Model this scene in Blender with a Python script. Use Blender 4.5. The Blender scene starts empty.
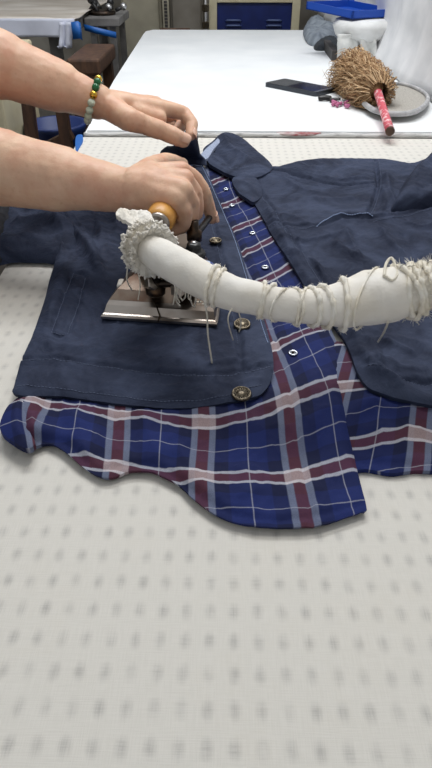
import bpy, bmesh, math, random
import numpy as np
from mathutils import Vector, Matrix, noise, geometry
R = math.radians
random.seed(7)
SC = bpy.context.scene
COL = SC.collection
# ------------------------------------------------------------------ camera
H = 0.36; F = 600.0; PITCH = 37.1; YAW = 1.07
cd = bpy.data.cameras.new('camera'); cam = bpy.data.objects.new('camera', cd); COL.objects.link(cam)
cam.location = (0, 0, H); cam.rotation_euler = (R(90 - PITCH), 0, R(YAW))
cd.sensor_fit = 'VERTICAL'; cd.sensor_height = 36; cd.lens = 36 * F / 768; cd.clip_start = 0.02
SC.camera = cam
ROT = cam.rotation_euler.to_matrix()
def ray(px, py): return ROT @ Vector(((px - 216) / F, -(py - 384) / F, -1))
def P(px, py, z=0.0):
    d = ray(px, py); t = (z - H) / d.z
    return Vector((d.x * t, d.y * t, z))
def V(px, py, g):
    d = ray(px, py); t = g / d.y
    return Vector((d.x * t, g, H + d.z * t))
# ------------------------------------------------------------------ light
w = bpy.data.worlds.new('world'); SC.world = w; w.use_nodes = True
w.node_tree.nodes['Background'].inputs[0].default_value = (0.93, 0.96, 1.0, 1)
w.node_tree.nodes['Background'].inputs[1].default_value = 0.5
def area(name, loc, size, power, target, col=(1, 1, 1)):
    l = bpy.data.lights.new(name, 'AREA'); l.shape = 'RECTANGLE'; l.size, l.size_y = size; l.energy = power; l.color = col
    o = bpy.data.objects.new(name, l); COL.objects.link(o); o.location = loc
    o.rotation_euler = (Vector(target) - Vector(loc)).to_track_quat('-Z', 'Y').to_euler(); return o
area('ceiling_lamp_far', (-0.1, 1.95, 1.8), (1.3, 0.35), 26, (0, 1.5, 0), (0.95, 0.97, 1.0))
area('ceiling_lamp_near', (0.45, 1.15, 1.7), (0.3, 0.9), 14.5, (0.05, 0.7, 0), (1.0, 0.98, 0.95))
SC.view_settings.view_transform = 'Standard'; SC.view_settings.look = 'None'
SC.view_settings.gamma = 1; SC.view_settings.exposure = 0.0; SC.view_settings.use_curve_mapping = False

# ------------------------------------------------------------------ materials
def srgb(r, g, b):
    f = lambda c: (c / 255 / 12.92) if c / 255 <= .04045 else ((c / 255 + .055) / 1.055) ** 2.4
    return (f(r), f(g), f(b), 1)
def newmat(name, rough=.8, metal=0.0):
    m = bpy.data.materials.new(name); m.use_nodes = True; nt = m.node_tree
    b = nt.nodes['Principled BSDF']; b.inputs['Roughness'].default_value = rough; b.inputs['Metallic'].default_value = metal
    return m, nt, b
def N(nt, typ, **kw):
    n = nt.nodes.new(typ)
    for k, v in kw.items():
        if k.startswith('_'): setattr(n, k[1:], v)
        else: n.inputs[k].default_value = v
    return n
def L(nt, a, b): nt.links.new(a, b)
def mathn(nt, op, a, b=None, c=None):
    n = nt.nodes.new('ShaderNodeMath'); n.operation = op
    for i, x in enumerate((a, b, c)):
        if x is None: continue
        if isinstance(x, (int, float)): n.inputs[i].default_value = x
        else: L(nt, x, n.inputs[i])
    return n.outputs[0]
def mix(nt, fac, a, b):
    n = nt.nodes.new('ShaderNodeMix'); n.data_type = 'RGBA'
    if isinstance(fac, (int, float)): n.inputs[0].default_value = fac
    else: L(nt, fac, n.inputs[0])
    for i, x in ((6, a), (7, b)):
        if isinstance(x, tuple): n.inputs[i].default_value = x
        else: L(nt, x, n.inputs[i])
    return n.outputs[2]
def simple(name, c, rough=.8, metal=0.0, c2=None, scale=30, bump=0.0, bscale=200, detail=4, sheen=0, lo=.35, hi=.65, stretch=None, sss=0):
    """colour with a noise mottle of a second colour and a noise bump"""
    m, nt, b = newmat(name, rough, metal)
    tc = N(nt, 'ShaderNodeTexCoord'); src = tc.outputs['Object']
    if stretch:
        mp = N(nt, 'ShaderNodeMapping'); mp.inputs['Scale'].default_value = stretch; L(nt, src, mp.inputs[0]); src = mp.outputs[0]
    if c2:
        nz = N(nt, 'ShaderNodeTexNoise', Scale=scale, Detail=detail); L(nt, src, nz.inputs[0])
        mr = N(nt, 'ShaderNodeMapRange', **{'From Min': lo, 'From Max': hi}); L(nt, nz.outputs[0], mr.inputs[0])
        L(nt, mix(nt, mr.outputs[0], srgb(*c), srgb(*c2)), b.inputs['Base Color'])
    else: b.inputs['Base Color'].default_value = srgb(*c)
    if bump:
        nb = N(nt, 'ShaderNodeTexNoise', Scale=bscale, Detail=3); L(nt, src, nb.inputs[0])
        bp = N(nt, 'ShaderNodeBump', Strength=bump, Distance=.001); L(nt, nb.outputs[0], bp.inputs['Height']); L(nt, bp.outputs[0], b.inputs['Normal'])
    if sheen: b.inputs['Sheen Weight'].default_value = sheen; b.inputs['Sheen Roughness'].default_value = .5
    if sss:
        b.inputs['Subsurface Weight'].default_value = sss; b.inputs['Subsurface Radius'].default_value = (.012, .005, .003); b.inputs['Subsurface Scale'].default_value = .6
    return m

def denim_mat():
    m, nt, b = newmat('navy_twill', .82)
    tc = N(nt, 'ShaderNodeTexCoord'); o = tc.outputs['Object']
    n1 = N(nt, 'ShaderNodeTexNoise', Scale=11, Detail=6, Roughness=.62, Distortion=1.3); L(nt, o, n1.inputs[0])
    n2 = N(nt, 'ShaderNodeTexNoise', Scale=900, Detail=2); L(nt, o, n2.inputs[0])
    mr = N(nt, 'ShaderNodeMapRange', **{'From Min': .38, 'From Max': .66}); L(nt, n1.outputs[0], mr.inputs[0])
    c = mix(nt, mr.outputs[0], srgb(25, 33, 54), srgb(56, 65, 88))
    mr2 = N(nt, 'ShaderNodeMapRange', **{'From Min': .6, 'From Max': .75, 'To Max': .2}); L(nt, n2.outputs[0], mr2.inputs[0])
    L(nt, mix(nt, mr2.outputs[0], c, srgb(92, 102, 122)), b.inputs['Base Color'])
    wv = N(nt, 'ShaderNodeTexWave', Scale=420, Distortion=1.0); wv.bands_direction = 'DIAGONAL'; L(nt, o, wv.inputs[0])
    n3 = N(nt, 'ShaderNodeTexNoise', Scale=28, Detail=4, Roughness=.55, Distortion=.7); L(nt, o, n3.inputs[0])
    b1 = N(nt, 'ShaderNodeBump', Strength=.8, Distance=.006); L(nt, n3.outputs[0], b1.inputs['Height'])
    b2 = N(nt, 'ShaderNodeBump', Strength=.25, Distance=.0004); L(nt, wv.outputs['Fac'], b2.inputs['Height']); L(nt, b1.outputs[0], b2.inputs['Normal'])
    L(nt, b2.outputs[0], b.inputs['Normal']); b.inputs['Specular IOR Level'].default_value = .3
    return m

def plaid_mat():
    """woven check: period 1 in each UV direction"""
    m, nt, b = newmat('plaid_cotton', .85)
    uv = N(nt, 'ShaderNodeUVMap'); sp = N(nt, 'ShaderNodeSeparateXYZ'); L(nt, uv.outputs[0], sp.inputs[0])
    def band(s, c, wd):            # 1 where |frac(s)-c|<wd/2 (c is wrapped)
        f = mathn(nt, 'FRACT', mathn(nt, 'ADD', s, .5 - c))
        d = mathn(nt, 'ABSOLUTE', mathn(nt, 'SUBTRACT', f, .5))
        mr = N(nt, 'ShaderNodeMapRange', **{'From Min': wd / 2 - .006, 'From Max': wd / 2 + .006, 'To Min': 1, 'To Max': 0}); L(nt, d, mr.inputs[0]); return mr.outputs[0]
    u, v = sp.outputs[0], sp.outputs[1]
    navy = srgb(17, 24, 58); blue = srgb(26, 40, 96); burg = srgb(86, 46, 56); white = srgb(178, 180, 190); grey = srgb(112, 120, 142)
    def warp(s, colw, bw=.28):             # stripe colours of one thread direction
        base = mix(nt, band(s, .5, .42), navy, blue)
        base = mix(nt, band(s, 0, bw), base, colw)
        base = mix(nt, band(s, 0, .135), base, burg)
        return base
    cu = warp(u, grey); cv = warp(v, white, .225)
    band_v = band(v, 0, .225); band_u = band(u, 0, .28)
    c = mix(nt, .5, cu, cv)
    c = mix(nt, mathn(nt, 'MULTIPLY', band_v, .6), c, cv)
    c = mix(nt, mathn(nt, 'MULTIPLY', mathn(nt, 'MULTIPLY', band_u, mathn(nt, 'SUBTRACT', 1, band_v)), .65), c, cu)
    c = mix(nt, mathn(nt, 'MULTIPLY', band(u, .5, .008), .7), c, white)
    c = mix(nt, mathn(nt, 'MULTIPLY', band(v, .5, .011), .6), c, white)
    c = mix(nt, mathn(nt, 'MULTIPLY', mathn(nt, 'MULTIPLY', band_u, band_v), .30), c, srgb(240, 225, 222))
    tc = N(nt, 'ShaderNodeTexCoord'); nz = N(nt, 'ShaderNodeTexNoise', Scale=1100, Detail=1); L(nt, tc.outputs['Object'], nz.inputs[0])
    mr = N(nt, 'ShaderNodeMapRange', **{'From Min': .35, 'From Max': .7, 'To Max': .22}); L(nt, nz.outputs[0], mr.inputs[0])
    L(nt, mix(nt, mr.outputs[0], c, navy), b.inputs['Base Color'])
    n3 = N(nt, 'ShaderNodeTexNoise', Scale=22, Detail=3); L(nt, tc.outputs['Object'], n3.inputs[0])
    b1 = N(nt, 'ShaderNodeBump', Strength=.3, Distance=.004); L(nt, n3.outputs[0], b1.inputs['Height']); L(nt, b1.outputs[0], b.inputs['Normal'])
    b.inputs['Specular IOR Level'].default_value = .25
    return m

DX, DY = 0.0157, 0.0212
def dotted_mat():
    """thin woven cotton over a perforated pad; the pad's holes show as soft grey spots"""
    m, nt, b = newmat('dotted_cotton', .9)
    org = P(235, 751)
    tc = N(nt, 'ShaderNodeTexCoord'); o = tc.outputs['Object']
    nzw = N(nt, 'ShaderNodeTexNoise', Scale=7, Detail=2); L(nt, o, nzw.inputs[0])
    nzs = N(nt, 'ShaderNodeSeparateColor'); L(nt, nzw.outputs['Color'], nzs.inputs[0])
    sp = N(nt, 'ShaderNodeSeparateXYZ'); L(nt, o, sp.inputs[0])
    jx = mathn(nt, 'MULTIPLY', mathn(nt, 'SUBTRACT', nzs.outputs[0], .5), .003); jy = mathn(nt, 'MULTIPLY', mathn(nt, 'SUBTRACT', nzs.outputs[1], .5), .003)
    def cell(s, o0, d):
        f = mathn(nt, 'FRACT', mathn(nt, 'ADD', mathn(nt, 'DIVIDE', mathn(nt, 'SUBTRACT', s, o0), d), .5))
        return mathn(nt, 'MULTIPLY', mathn(nt, 'SUBTRACT', f, .5), d)
    x = cell(mathn(nt, 'ADD', sp.outputs[0], jx), org.x, DX); y = cell(mathn(nt, 'ADD', sp.outputs[1], jy), org.y, DY)
    r = mathn(nt, 'SQRT', mathn(nt, 'ADD', mathn(nt, 'POWER', mathn(nt, 'DIVIDE', x, .0042), 2), mathn(nt, 'POWER', mathn(nt, 'DIVIDE', y, .0066), 2)))
    mr = N(nt, 'ShaderNodeMapRange', **{'From Min': .0, 'From Max': 1.35, 'To Min': 1, 'To Max': 0}); mr.interpolation_type = 'SMOOTHSTEP'; L(nt, r, mr.inputs[0])
    na = N(nt, 'ShaderNodeTexNoise', Scale=45, Detail=3); L(nt, o, na.inputs[0])
    am = N(nt, 'ShaderNodeMapRange', **{'From Min': .3, 'From Max': .7, 'To Min': .2, 'To Max': .78}); L(nt, na.outputs[0], am.inputs[0])
    c = mix(nt, mathn(nt, 'MULTIPLY', mr.outputs[0], am.outputs[0]), srgb(212, 209, 201), srgb(160, 158, 154))
    # loose threads, yellowed patches and woven grain
    st = N(nt, 'ShaderNodeTexNoise', Scale=5, Detail=6, Roughness=.7); L(nt, o, st.inputs[0])
    sm = N(nt, 'ShaderNodeMapRange', **{'From Min': .5, 'From Max': .75, 'To Max': .3}); L(nt, st.outputs[0], sm.inputs[0])
    c = mix(nt, sm.outputs[0], c, srgb(214, 205, 188))
    wx = N(nt, 'ShaderNodeMapping'); wx.inputs['Scale'].default_value = (60, 1400, 60); L(nt, o, wx.inputs[0])
    wy = N(nt, 'ShaderNodeMapping'); wy.inputs['Scale'].default_value = (1400, 60, 60); L(nt, o, wy.inputs[0])
    g1 = N(nt, 'ShaderNodeTexNoise', Scale=1, Detail=1); L(nt, wx.outputs[0], g1.inputs[0])
    g2 = N(nt, 'ShaderNodeTexNoise', Scale=1, Detail=1); L(nt, wy.outputs[0], g2.inputs[0])
    gs = mathn(nt, 'ADD', g1.outputs[0], g2.outputs[0])
    gm = N(nt, 'ShaderNodeMapRange', **{'From Min': .85, 'From Max': 1.2, 'To Max': .35}); L(nt, gs, gm.inputs[0])
    L(nt, mix(nt, gm.outputs[0], c, srgb(224, 221, 214)), b.inputs['Base Color'])
    bp = N(nt, 'ShaderNodeBump', Strength=.25, Distance=.0006); L(nt, gs, bp.inputs['Height']); L(nt, bp.outputs[0], b.inputs['Normal'])
    return m

def skin_mat():
    m, nt, b = newmat('skin', .52)
    tc = N(nt, 'ShaderNodeTexCoord'); o = tc.outputs['Object']
    n1 = N(nt, 'ShaderNodeTexNoise', Scale=26, Detail=4, Roughness=.6); L(nt, o, n1.inputs[0])
    mr = N(nt, 'ShaderNodeMapRange', **{'From Min': .35, 'From Max': .7}); L(nt, n1.outputs[0], mr.inputs[0])
    c = mix(nt, mr.outputs[0], srgb(228, 190, 160), srgb(214, 162, 134))
    n2 = N(nt, 'ShaderNodeTexNoise', Scale=150, Detail=3); L(nt, o, n2.inputs[0])
    m2 = N(nt, 'ShaderNodeMapRange', **{'From Min': .6, 'From Max': .75, 'To Max': .35}); L(nt, n2.outputs[0], m2.inputs[0])
    L(nt, mix(nt, m2.outputs[0], c, srgb(196, 144, 116)), b.inputs['Base Color'])
    vo = N(nt, 'ShaderNodeTexNoise', Scale=420, Detail=3); L(nt, o, vo.inputs[0])
    bp = N(nt, 'ShaderNodeBump', Strength=.35, Distance=.0007); L(nt, vo.outputs[0], bp.inputs['Height']); L(nt, bp.outputs[0], b.inputs['Normal'])
    b.inputs['Subsurface Weight'].default_value = .12; b.inputs['Subsurface Radius'].default_value = (.01, .004, .002); b.inputs['Subsurface Scale'].default_value = .5
    return m

M = dict(
    denim=denim_mat(), plaid=plaid_mat(), dotted=dotted_mat(), skin=skin_mat(),
    thread=simple('grey_thread', (82, 92, 116), .8), pale_thread=simple('pale_blue_thread', (150, 168, 205), .8),
    lining=simple('pale_lining', (165, 175, 195), .9, c2=(130, 140, 165), scale=400),
    white_board=simple('white_board_cover', (232, 234, 234), .85, c2=(222, 225, 226), scale=5, bump=.2, bscale=300),
    lip=simple('worn_cover_edge', (205, 205, 203), .9, c2=(120, 118, 118), scale=30, lo=.52, hi=.75, stretch=(1, 6, 6)),
    red_stain=simple('red_printed_scrap', (140, 72, 74), .8, c2=(190, 180, 178), scale=70),
    blue_tape=simple('blue_tape', (28, 96, 175), .45),
    brass=simple('antique_brass', (132, 122, 104), .38, 1.0, c2=(84, 76, 66), scale=500),
    brass_dark=simple('dark_brass', (52, 48, 44), .5, .9),
    snap=simple('snap_metal', (205, 210, 218), .25, 1.0),
    chrome=simple('worn_chrome', (178, 170, 162), .28, 1.0, c2=(130, 116, 104), scale=18, lo=.45, hi=.75),
    scorched=simple('scorched_chrome', (134, 120, 108), .36, 1.0, c2=(96, 62, 44), scale=26, lo=.48, hi=.72),
    dark_metal=simple('oily_dark_metal', (58, 50, 44), .35, .9, c2=(110, 84, 60), scale=60, lo=.5, hi=.7),
    black=simple('black_plastic', (20, 20, 22), .35),
    wood=simple('varnished_handle_wood', (214, 158, 78), .38, c2=(190, 128, 56), scale=20, stretch=(1, 1, 6)),
    wrap=simple('white_cotton_wrap', (236, 233, 226), .92, c2=(226, 220, 208), scale=25, bump=.3, bscale=500),
    wrap_cream=simple('cream_cotton_wrap', (240, 237, 228), .92, c2=(230, 222, 204), scale=60, bump=.6, bscale=700),
    cream_cord=simple('cream_cord', (236, 230, 214), .95, bump=1.0, bscale=1500),
    gold=simple('gold', (214, 172, 72), .25, 1.0),
    cable_blue=simple('blue_white_cable', (205, 218, 240), .35, c2=(40, 70, 150), scale=80, lo=.5, hi=.55),
    jade=simple('pale_jade', (214, 224, 206), .18, c2=(186, 204, 180), scale=90, sss=0), green=simple('green_bead', (30, 104, 60), .15),
    nail=simple('fingernail', (226, 184, 160), .25),
    top=simple('black_garment', (26, 28, 34), .85, c2=(38, 40, 48), scale=60, bump=.5, bscale=60),
    trousers=simple('dark_trousers', (34, 38, 50), .9), hair=simple('black_hair', (22, 18, 16), .5, stretch=(200, 200, 8), c2=(42, 34, 28), scale=1),
    shoe=simple('black_shoe', (20, 20, 20), .5),
    bristle=simple('tan_bristle', (190, 152, 108), .7, c2=(132, 98, 64), scale=70), bristle_light=simple('light_tan_bristle', (222, 192, 152), .7, c2=(170, 134, 94), scale=60),
    pink=simple('pink_floral_print', (205, 84, 98), .45, c2=(236, 196, 196), scale=110, lo=.52, hi=.6),
    pink_charm=simple('pink_plush', (204, 124, 160), .85, c2=(150, 70, 110), scale=200),
    grey_frame=simple('grey_taped_frame', (186, 186, 186), .6, c2=(150, 150, 152), scale=60),
    grey_mesh=simple('grey_netting', (148, 144, 136), .9, c2=(182, 178, 170), scale=400),
    screen=simple('phone_screen', (16, 20, 44), .12), phone_side=simple('phone_side', (66, 70, 76), .3, .8), phone_case=simple('glass_reflection_grey', (84, 87, 92), .2),
    steel=simple('steel', (190, 190, 190), .3, 1.0),
    floor=simple('dusty_floor', (92, 86, 80), .7, c2=(70, 64, 58), scale=6), wallb=simple('old_grey_wall', (170, 166, 156), .9, c2=(128, 122, 112), scale=5),
    wallr=simple('white_wall', (208, 208, 208), .9, c2=(190, 190, 190), scale=5),
    sheet_r=simple('crumpled_white_sheet', (234, 234, 235), .6, c2=(216, 217, 219), scale=12, bump=.8, bscale=22),
    sheet_l=simple('beige_plastic_sheet', (222, 216, 208), .35, c2=(186, 176, 162), scale=5, bump=.8, bscale=14, stretch=(.5, 3, 1)),
    valance=simple('grey_plastic_valance', (214, 218, 232), .4, c2=(196, 200, 214), scale=9, bump=.6, bscale=20),
    darkwood=simple('brown_wood', (96, 68, 50), .6, c2=(66, 46, 36), scale=14, stretch=(4, 4, 1)),
    tablewood=simple('grey_table_frame', (120, 118, 116), .6, c2=(94, 92, 90), scale=20),
    cabinet=simple('tan_cabinet_paint', (178, 172, 152), .6, c2=(158, 152, 134), scale=8), cabinet2=simple('grey_cabinet_paint', (150, 144, 134), .6, c2=(128, 122, 112), scale=8),
    cream=simple('cream_enamel', (218, 210, 180), .5, c2=(200, 190, 158), scale=12), bluepanel=simple('navy_enamel', (24, 42, 108), .4, c2=(20, 34, 88), scale=10),
    louvre=simple('louvre_edge', (90, 106, 150), .4), bluetray=simple('blue_plastic', (22, 72, 168), .4), puff=simple('white_puff_cover', (226, 227, 226), .8, c2=(208, 208, 206), scale=20, bump=.5, bscale=40),
    rag=simple('grey_rag', (142, 150, 158), .95, c2=(112, 120, 130), scale=30, bump=.6, bscale=60), darkrag=simple('dark_rag', (54, 60, 66), .95, c2=(38, 42, 46), scale=30),
    towel=simple('white_towel', (222, 222, 218), .95, c2=(196, 198, 196), scale=40, bump=.6, bscale=80), darkbox=simple('dark_box', (70, 66, 64), .6, c2=(44, 42, 42), scale=40),
    bluebin=simple('dark_blue_plastic', (26, 48, 104), .5), bag=simple('hazy_plastic_bag', (150, 155, 160), .3, c2=(118, 122, 126), scale=12, bump=.8, bscale=30),
)

# ------------------------------------------------------------------ object helpers
def link(name, me, mat, parent=None, smooth=True, label=None, kind=None):
    o = bpy.data.objects.new(name, me); COL.objects.link(o)
    for x in (mat if isinstance(mat, (list, tuple)) else [mat]): me.materials.append(x)
    if smooth and len(me.polygons): me.polygons.foreach_set('use_smooth', [True] * len(me.polygons))
    if parent:
        o.parent = parent
        if parent.type == 'EMPTY' or True: o.matrix_parent_inverse = parent_world(parent).inverted()
    if label: o['label'] = label
    if kind: o['kind'] = kind
    return o
def parent_world(o):
    m = o.matrix_basis.copy()
    return (parent_world(o.parent) @ o.matrix_parent_inverse @ m) if o.parent else m
def obj(name, bm, mat, parent=None, smooth=True, label=None, kind=None):
    me = bpy.data.meshes.new(name); bmesh.ops.recalc_face_normals(bm, faces=bm.faces); bm.to_mesh(me); bm.free()
    return link(name, me, mat, parent, smooth, label, kind)
def thing(name, label, cat, loc, group=None, rz=0):
    o = bpy.data.objects.new(name, None); COL.objects.link(o); o.location = loc; o.rotation_euler.z = rz; o.empty_display_size = .02
    return tag(o, label, cat, group)
def tag(o, label, cat, group=None):
    o['label'] = label; o['category'] = cat
    if group: o['group'] = group
    return o
def struct(o): o['kind'] = 'structure'; return o
def bx(bm, lo, hi, bev=0.0, rot=None):
    lo, hi = Vector(lo), Vector(hi); g = bmesh.ops.create_cube(bm, size=1); vs = g['verts']
    c = (lo + hi) / 2; s = hi - lo
    bmesh.ops.scale(bm, vec=s, verts=vs)
    if bev:
        es = list({e for v in vs for e in v.link_edges}); r = bmesh.ops.bevel(bm, geom=es, offset=bev, segments=2, affect='EDGES', profile=.5); vs = list({v for f in r['faces'] for v in f.verts} | {v for v in vs if v.is_valid})
        vs = [v for v in vs if v.is_valid]
    if rot is not None: bmesh.ops.rotate(bm, matrix=rot, verts=vs)
    bmesh.ops.translate(bm, vec=c, verts=vs); return bm
def box(lo, hi, bev=0.0): return bx(bmesh.new(), lo, hi, bev)
def frames(pts):
    T = []
    for i in range(len(pts)):
        a = pts[max(i - 1, 0)]; b = pts[min(i + 1, len(pts) - 1)]; T.append((b - a).normalized())
    n = T[0].orthogonal().normalized(); out = []
    for t in T:
        n = (n - t * n.dot(t)).normalized(); out.append((t, n, t.cross(n)))
    return out
def tube(bm, pts, rad, seg=10, cap=True, flat=1.0):
    pts = [Vector(p) for p in pts]
    rs = rad if isinstance(rad, (list, tuple)) else [rad] * len(pts)
    rings = []
    for p, r, (t, n, b) in zip(pts, rs, frames(pts)):
        rings.append([bm.verts.new(p + n * (r * math.cos(a)) + b * (r * flat * math.sin(a))) for a in [2 * math.pi * k / seg for k in range(seg)]])
    for A, B in zip(rings, rings[1:]):
        for k in range(seg): bm.faces.new((A[k], A[(k + 1) % seg], B[(k + 1) % seg], B[k]))
    if cap: bm.faces.new(rings[0][::-1]); bm.faces.new(rings[-1])
    return bm
def lathe(bm, prof, seg=24, loc=(0, 0, 0), axis=(0, 0, 1)):
    q = Vector((0, 0, 1)).rotation_difference(Vector(axis)); loc = Vector(loc); rings = []
    for r, z in prof: rings.append([bm.verts.new(loc + q @ Vector((max(r, 1e-5) * math.cos(a), max(r, 1e-5) * math.sin(a), z))) for a in [2 * math.pi * k / seg for k in range(seg)]])
    for A, B in zip(rings, rings[1:]):
        for k in range(seg): bm.faces.new((A[k], A[(k + 1) % seg], B[(k + 1) % seg], B[k]))
    bm.faces.new(rings[0][::-1]); bm.faces.new(rings[-1]); return bm
def prism(bm, poly, z0, z1):
    a = [bm.verts.new((p[0], p[1], z0)) for p in poly]; b = [bm.verts.new((p[0], p[1], z1)) for p in poly]; n = len(a)
    bm.faces.new(a[::-1]); bm.faces.new(b)
    for k in range(n): bm.faces.new((a[k], a[(k + 1) % n], b[(k + 1) % n], b[k]))
    return bm
def spline(pts, n=8, closed=False):
    pts = [Vector(p) for p in pts]; m = len(pts); out = []
    for i in range(m if closed else m - 1):
        g = (lambda k: pts[k % m]) if closed else (lambda k: pts[max(0, min(m - 1, k))])
        p0, p1, p2, p3 = g(i - 1), g(i), g(i + 1), g(i + 2)
        for k in range(n):
            t = k / n
            out.append(.5 * ((2 * p1) + (p2 - p0) * t + (2 * p0 - 5 * p1 + 4 * p2 - p3) * t * t + (3 * p1 - p0 - 3 * p2 + p3) * t ** 3))
    if not closed: out.append(pts[-1].copy())
    return out
def resample(pts, step, closed=False):
    q = pts + ([pts[0]] if closed else []); out = [q[0].copy()]; acc = 0
    for a, b in zip(q, q[1:]):
        d = (b - a).length
        while d > 0 and acc + d >= step:
            t = (step - acc) / d; a = a.lerp(b, t); out.append(a.copy()); d = (b - a).length; acc = 0
        acc += d
    if closed and (out[-1] - out[0]).length < step * .5: out.pop()
    return out
def seg_dist(X, Y, poly):
    """distance from arrays of points to a polyline, and the arc fraction of the nearest point"""
    best = np.full(X.shape, 1e9); frac = np.zeros(X.shape)
    ls = [((b - a).length) for a, b in zip(poly, poly[1:])]; tot = max(sum(ls), 1e-9); acc = 0
    for (a, b), l in zip(zip(poly, poly[1:]), ls):
        if l < 1e-9: continue
        dx, dy = (b.x - a.x), (b.y - a.y); t = np.clip(((X - a.x) * dx + (Y - a.y) * dy) / (dx * dx + dy * dy), 0, 1)
        d = np.hypot(X - a.x - t * dx, Y - a.y - t * dy); k = d < best
        best = np.where(k, d, best); frac = np.where(k, (acc + t * l) / tot, frac); acc += l
    return best, frac
def inside(X, Y, poly):
    c = np.zeros(X.shape, bool); n = len(poly)
    for i in range(n):
        a, b = poly[i], poly[(i + 1) % n]
        if abs(a.y - b.y) < 1e-12: continue
        k = ((a.y > Y) != (b.y > Y)) & (X < (b.x - a.x) * (Y - a.y) / (b.y - a.y) + a.x); c ^= k
    return c
class Cloth:
    """a laid-out piece of fabric: outline traced on the table, given thickness, folds, seams and wrinkles"""
    def __init__(s, outline, z0, thick=.004, edge=.005, folds=(), seams=(), wrinkle=.0015, wscale=9, step=.003, slope=None, seed=0, ridge=1.0, sd=.0016):
        s.sd = sd
        s.ridge = ridge
        s.z0, s.thick, s.edge, s.wr, s.ws, s.step, s.slope, s.seed = z0, thick, edge, wrinkle, wscale, step, slope, seed
        s.out = resample(spline([P(x, y, z0) for x, y in outline], 10, True), step, True)
        s.folds = [(resample(spline([P(x, y, z0) for x, y in f[0]], 8), .006), f[1], f[2]) for f in folds]
        s.seams = [resample(spline([P(x, y, z0) for x, y in f], 8), .006) for f in seams]
        s.closed = s.out + [s.out[0]]
    def height(s, X, Y, zedge=True):
        X = np.asarray(X, float); Y = np.asarray(Y, float)
        d, _ = seg_dist(X, Y, s.closed)
        s.flat = s.thick < .0075; z = s.z0 + s.thick * ((.6 + .4 * (1 - np.exp(-d / .004))) if s.flat else (1 - np.exp(-d / s.edge)))
        if s.slope is not None: z = z + s.slope(X, Y)
        fade = np.clip(d / .012, 0, 1)
        for pl, wd, h in s.folds:
            dd, t = seg_dist(X, Y, pl); z = z + h * np.exp(-(dd / wd) ** 1.35) * np.clip(np.sin(np.pi * np.clip(t, .04, .96)) * 1.8, 0, 1) * np.clip(.25 + fade, 0, 1)
        for pl in s.seams:
            dd, _ = seg_dist(X, Y, pl); z = z - s.sd * np.exp(-(dd / .0026) ** 2) + s.sd * .45 * np.exp(-((dd - .006) / .004) ** 2)
        nz = np.array([noise.fractal(Vector((x * s.ws, y * s.ws * .8, s.seed)), 1.0, 2.0, 4) for x, y in zip(X.ravel(), Y.ravel())]).reshape(X.shape)
        rz = np.array([(1 - abs(noise.noise(Vector((x * s.ws * 3.2 + y * s.ws * 1.1, y * s.ws * 2.0 - x * s.ws * .6, s.seed + 9))))) ** 5 * (.35 + noise.noise(Vector((x * s.ws, y * s.ws, s.seed + 4)))) for x, y in zip(X.ravel(), Y.ravel())]).reshape(X.shape)
        rz = rz + .5 * np.array([(1 - abs(noise.noise(Vector((x * s.ws * 7 - y * s.ws * 3, y * s.ws * 5, s.seed + 2))))) ** 4 for x, y in zip(X.ravel(), Y.ravel())]).reshape(X.shape)
        return z + s.wr * (nz + 1.1 * s.ridge * rz) * (.3 + .7 * fade)
    def build(s, name, mat, parent=None, uvf=None, label=None):
        o = s.out; xs = [p.x for p in o]; ys = [p.y for p in o]
        gx, gy = np.meshgrid(np.arange(min(xs), max(xs), s.step), np.arange(min(ys), max(ys), s.step))
        rng = np.random.default_rng(3); gx = gx + rng.uniform(-.2, .2, gx.shape) * s.step; gy = gy + rng.uniform(-.2, .2, gy.shape) * s.step
        gx, gy = gx.ravel(), gy.ravel(); k = inside(gx, gy, o); gx, gy = gx[k], gy[k]
        d, _ = seg_dist(gx, gy, s.closed); k = d > s.step * .55; gx, gy = gx[k], gy[k]
        n = len(o); pts = [Vector((p.x, p.y)) for p in o] + [Vector((x, y)) for x, y in zip(gx, gy)]
        vs, es, fs, ov, _, _ = geometry.delaunay_2d_cdt(pts, [(i, (i + 1) % n) for i in range(n)], [list(range(n))], 1, 1e-7)
        X = np.array([v.x for v in vs]); Y = np.array([v.y for v in vs]); Z = s.height(X, Y)
        bm = bmesh.new(); bv = [bm.verts.new((x, y, z)) for x, y, z in zip(X, Y, Z)]
        for f in fs:
            try: bm.faces.new([bv[i] for i in f])
            except ValueError: pass
        for v in [v for v in bm.verts if not v.link_faces]: bm.verts.remove(v)
        be = [e for e in bm.edges if len(e.link_faces) == 1]
        ex = bmesh.ops.extrude_edge_only(bm, edges=be); nv = [g for g in ex['geom'] if isinstance(g, bmesh.types.BMVert)]
        c = Vector((sum(xs) / len(xs), sum(ys) / len(ys), 0))
        if s.thick < .0075:
            for e in be: e.smooth = False
        for v in nv: v.co.z -= .0022 + (s.thick * .6 if s.thick < .0075 else 0); v.co.x += (c.x - v.co.x) * .004; v.co.y += (c.y - v.co.y) * .004
        me_o = obj(name, bm, mat, parent, True, label)
        if uvf:
            me = me_o.data; uv = me.uv_layers.new(name='UVMap'); co = np.array([v.co[:] for v in me.vertices]); U = uvf(co[:, 0], co[:, 1])
            for l in me.loops: uv.data[l.index].uv = U[l.vertex_index]
        return me_o
    def drape(s, poly, lift=.0006, step=.004):
        pl = resample(spline([P(x, y, s.z0) for x, y in poly], 8), step); Z = s.height([p.x for p in pl], [p.y for p in pl])
        return [Vector((p.x, p.y, z + lift)) for p, z in zip(pl, Z)]
    def on(s, px, py):
        p = P(px, py, s.z0)
        for _ in range(3): z = float(s.height([p.x], [p.y])[0]); p = P(px, py, z)
        return Vector((p.x, p.y, float(s.height([p.x], [p.y])[0])))
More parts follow.
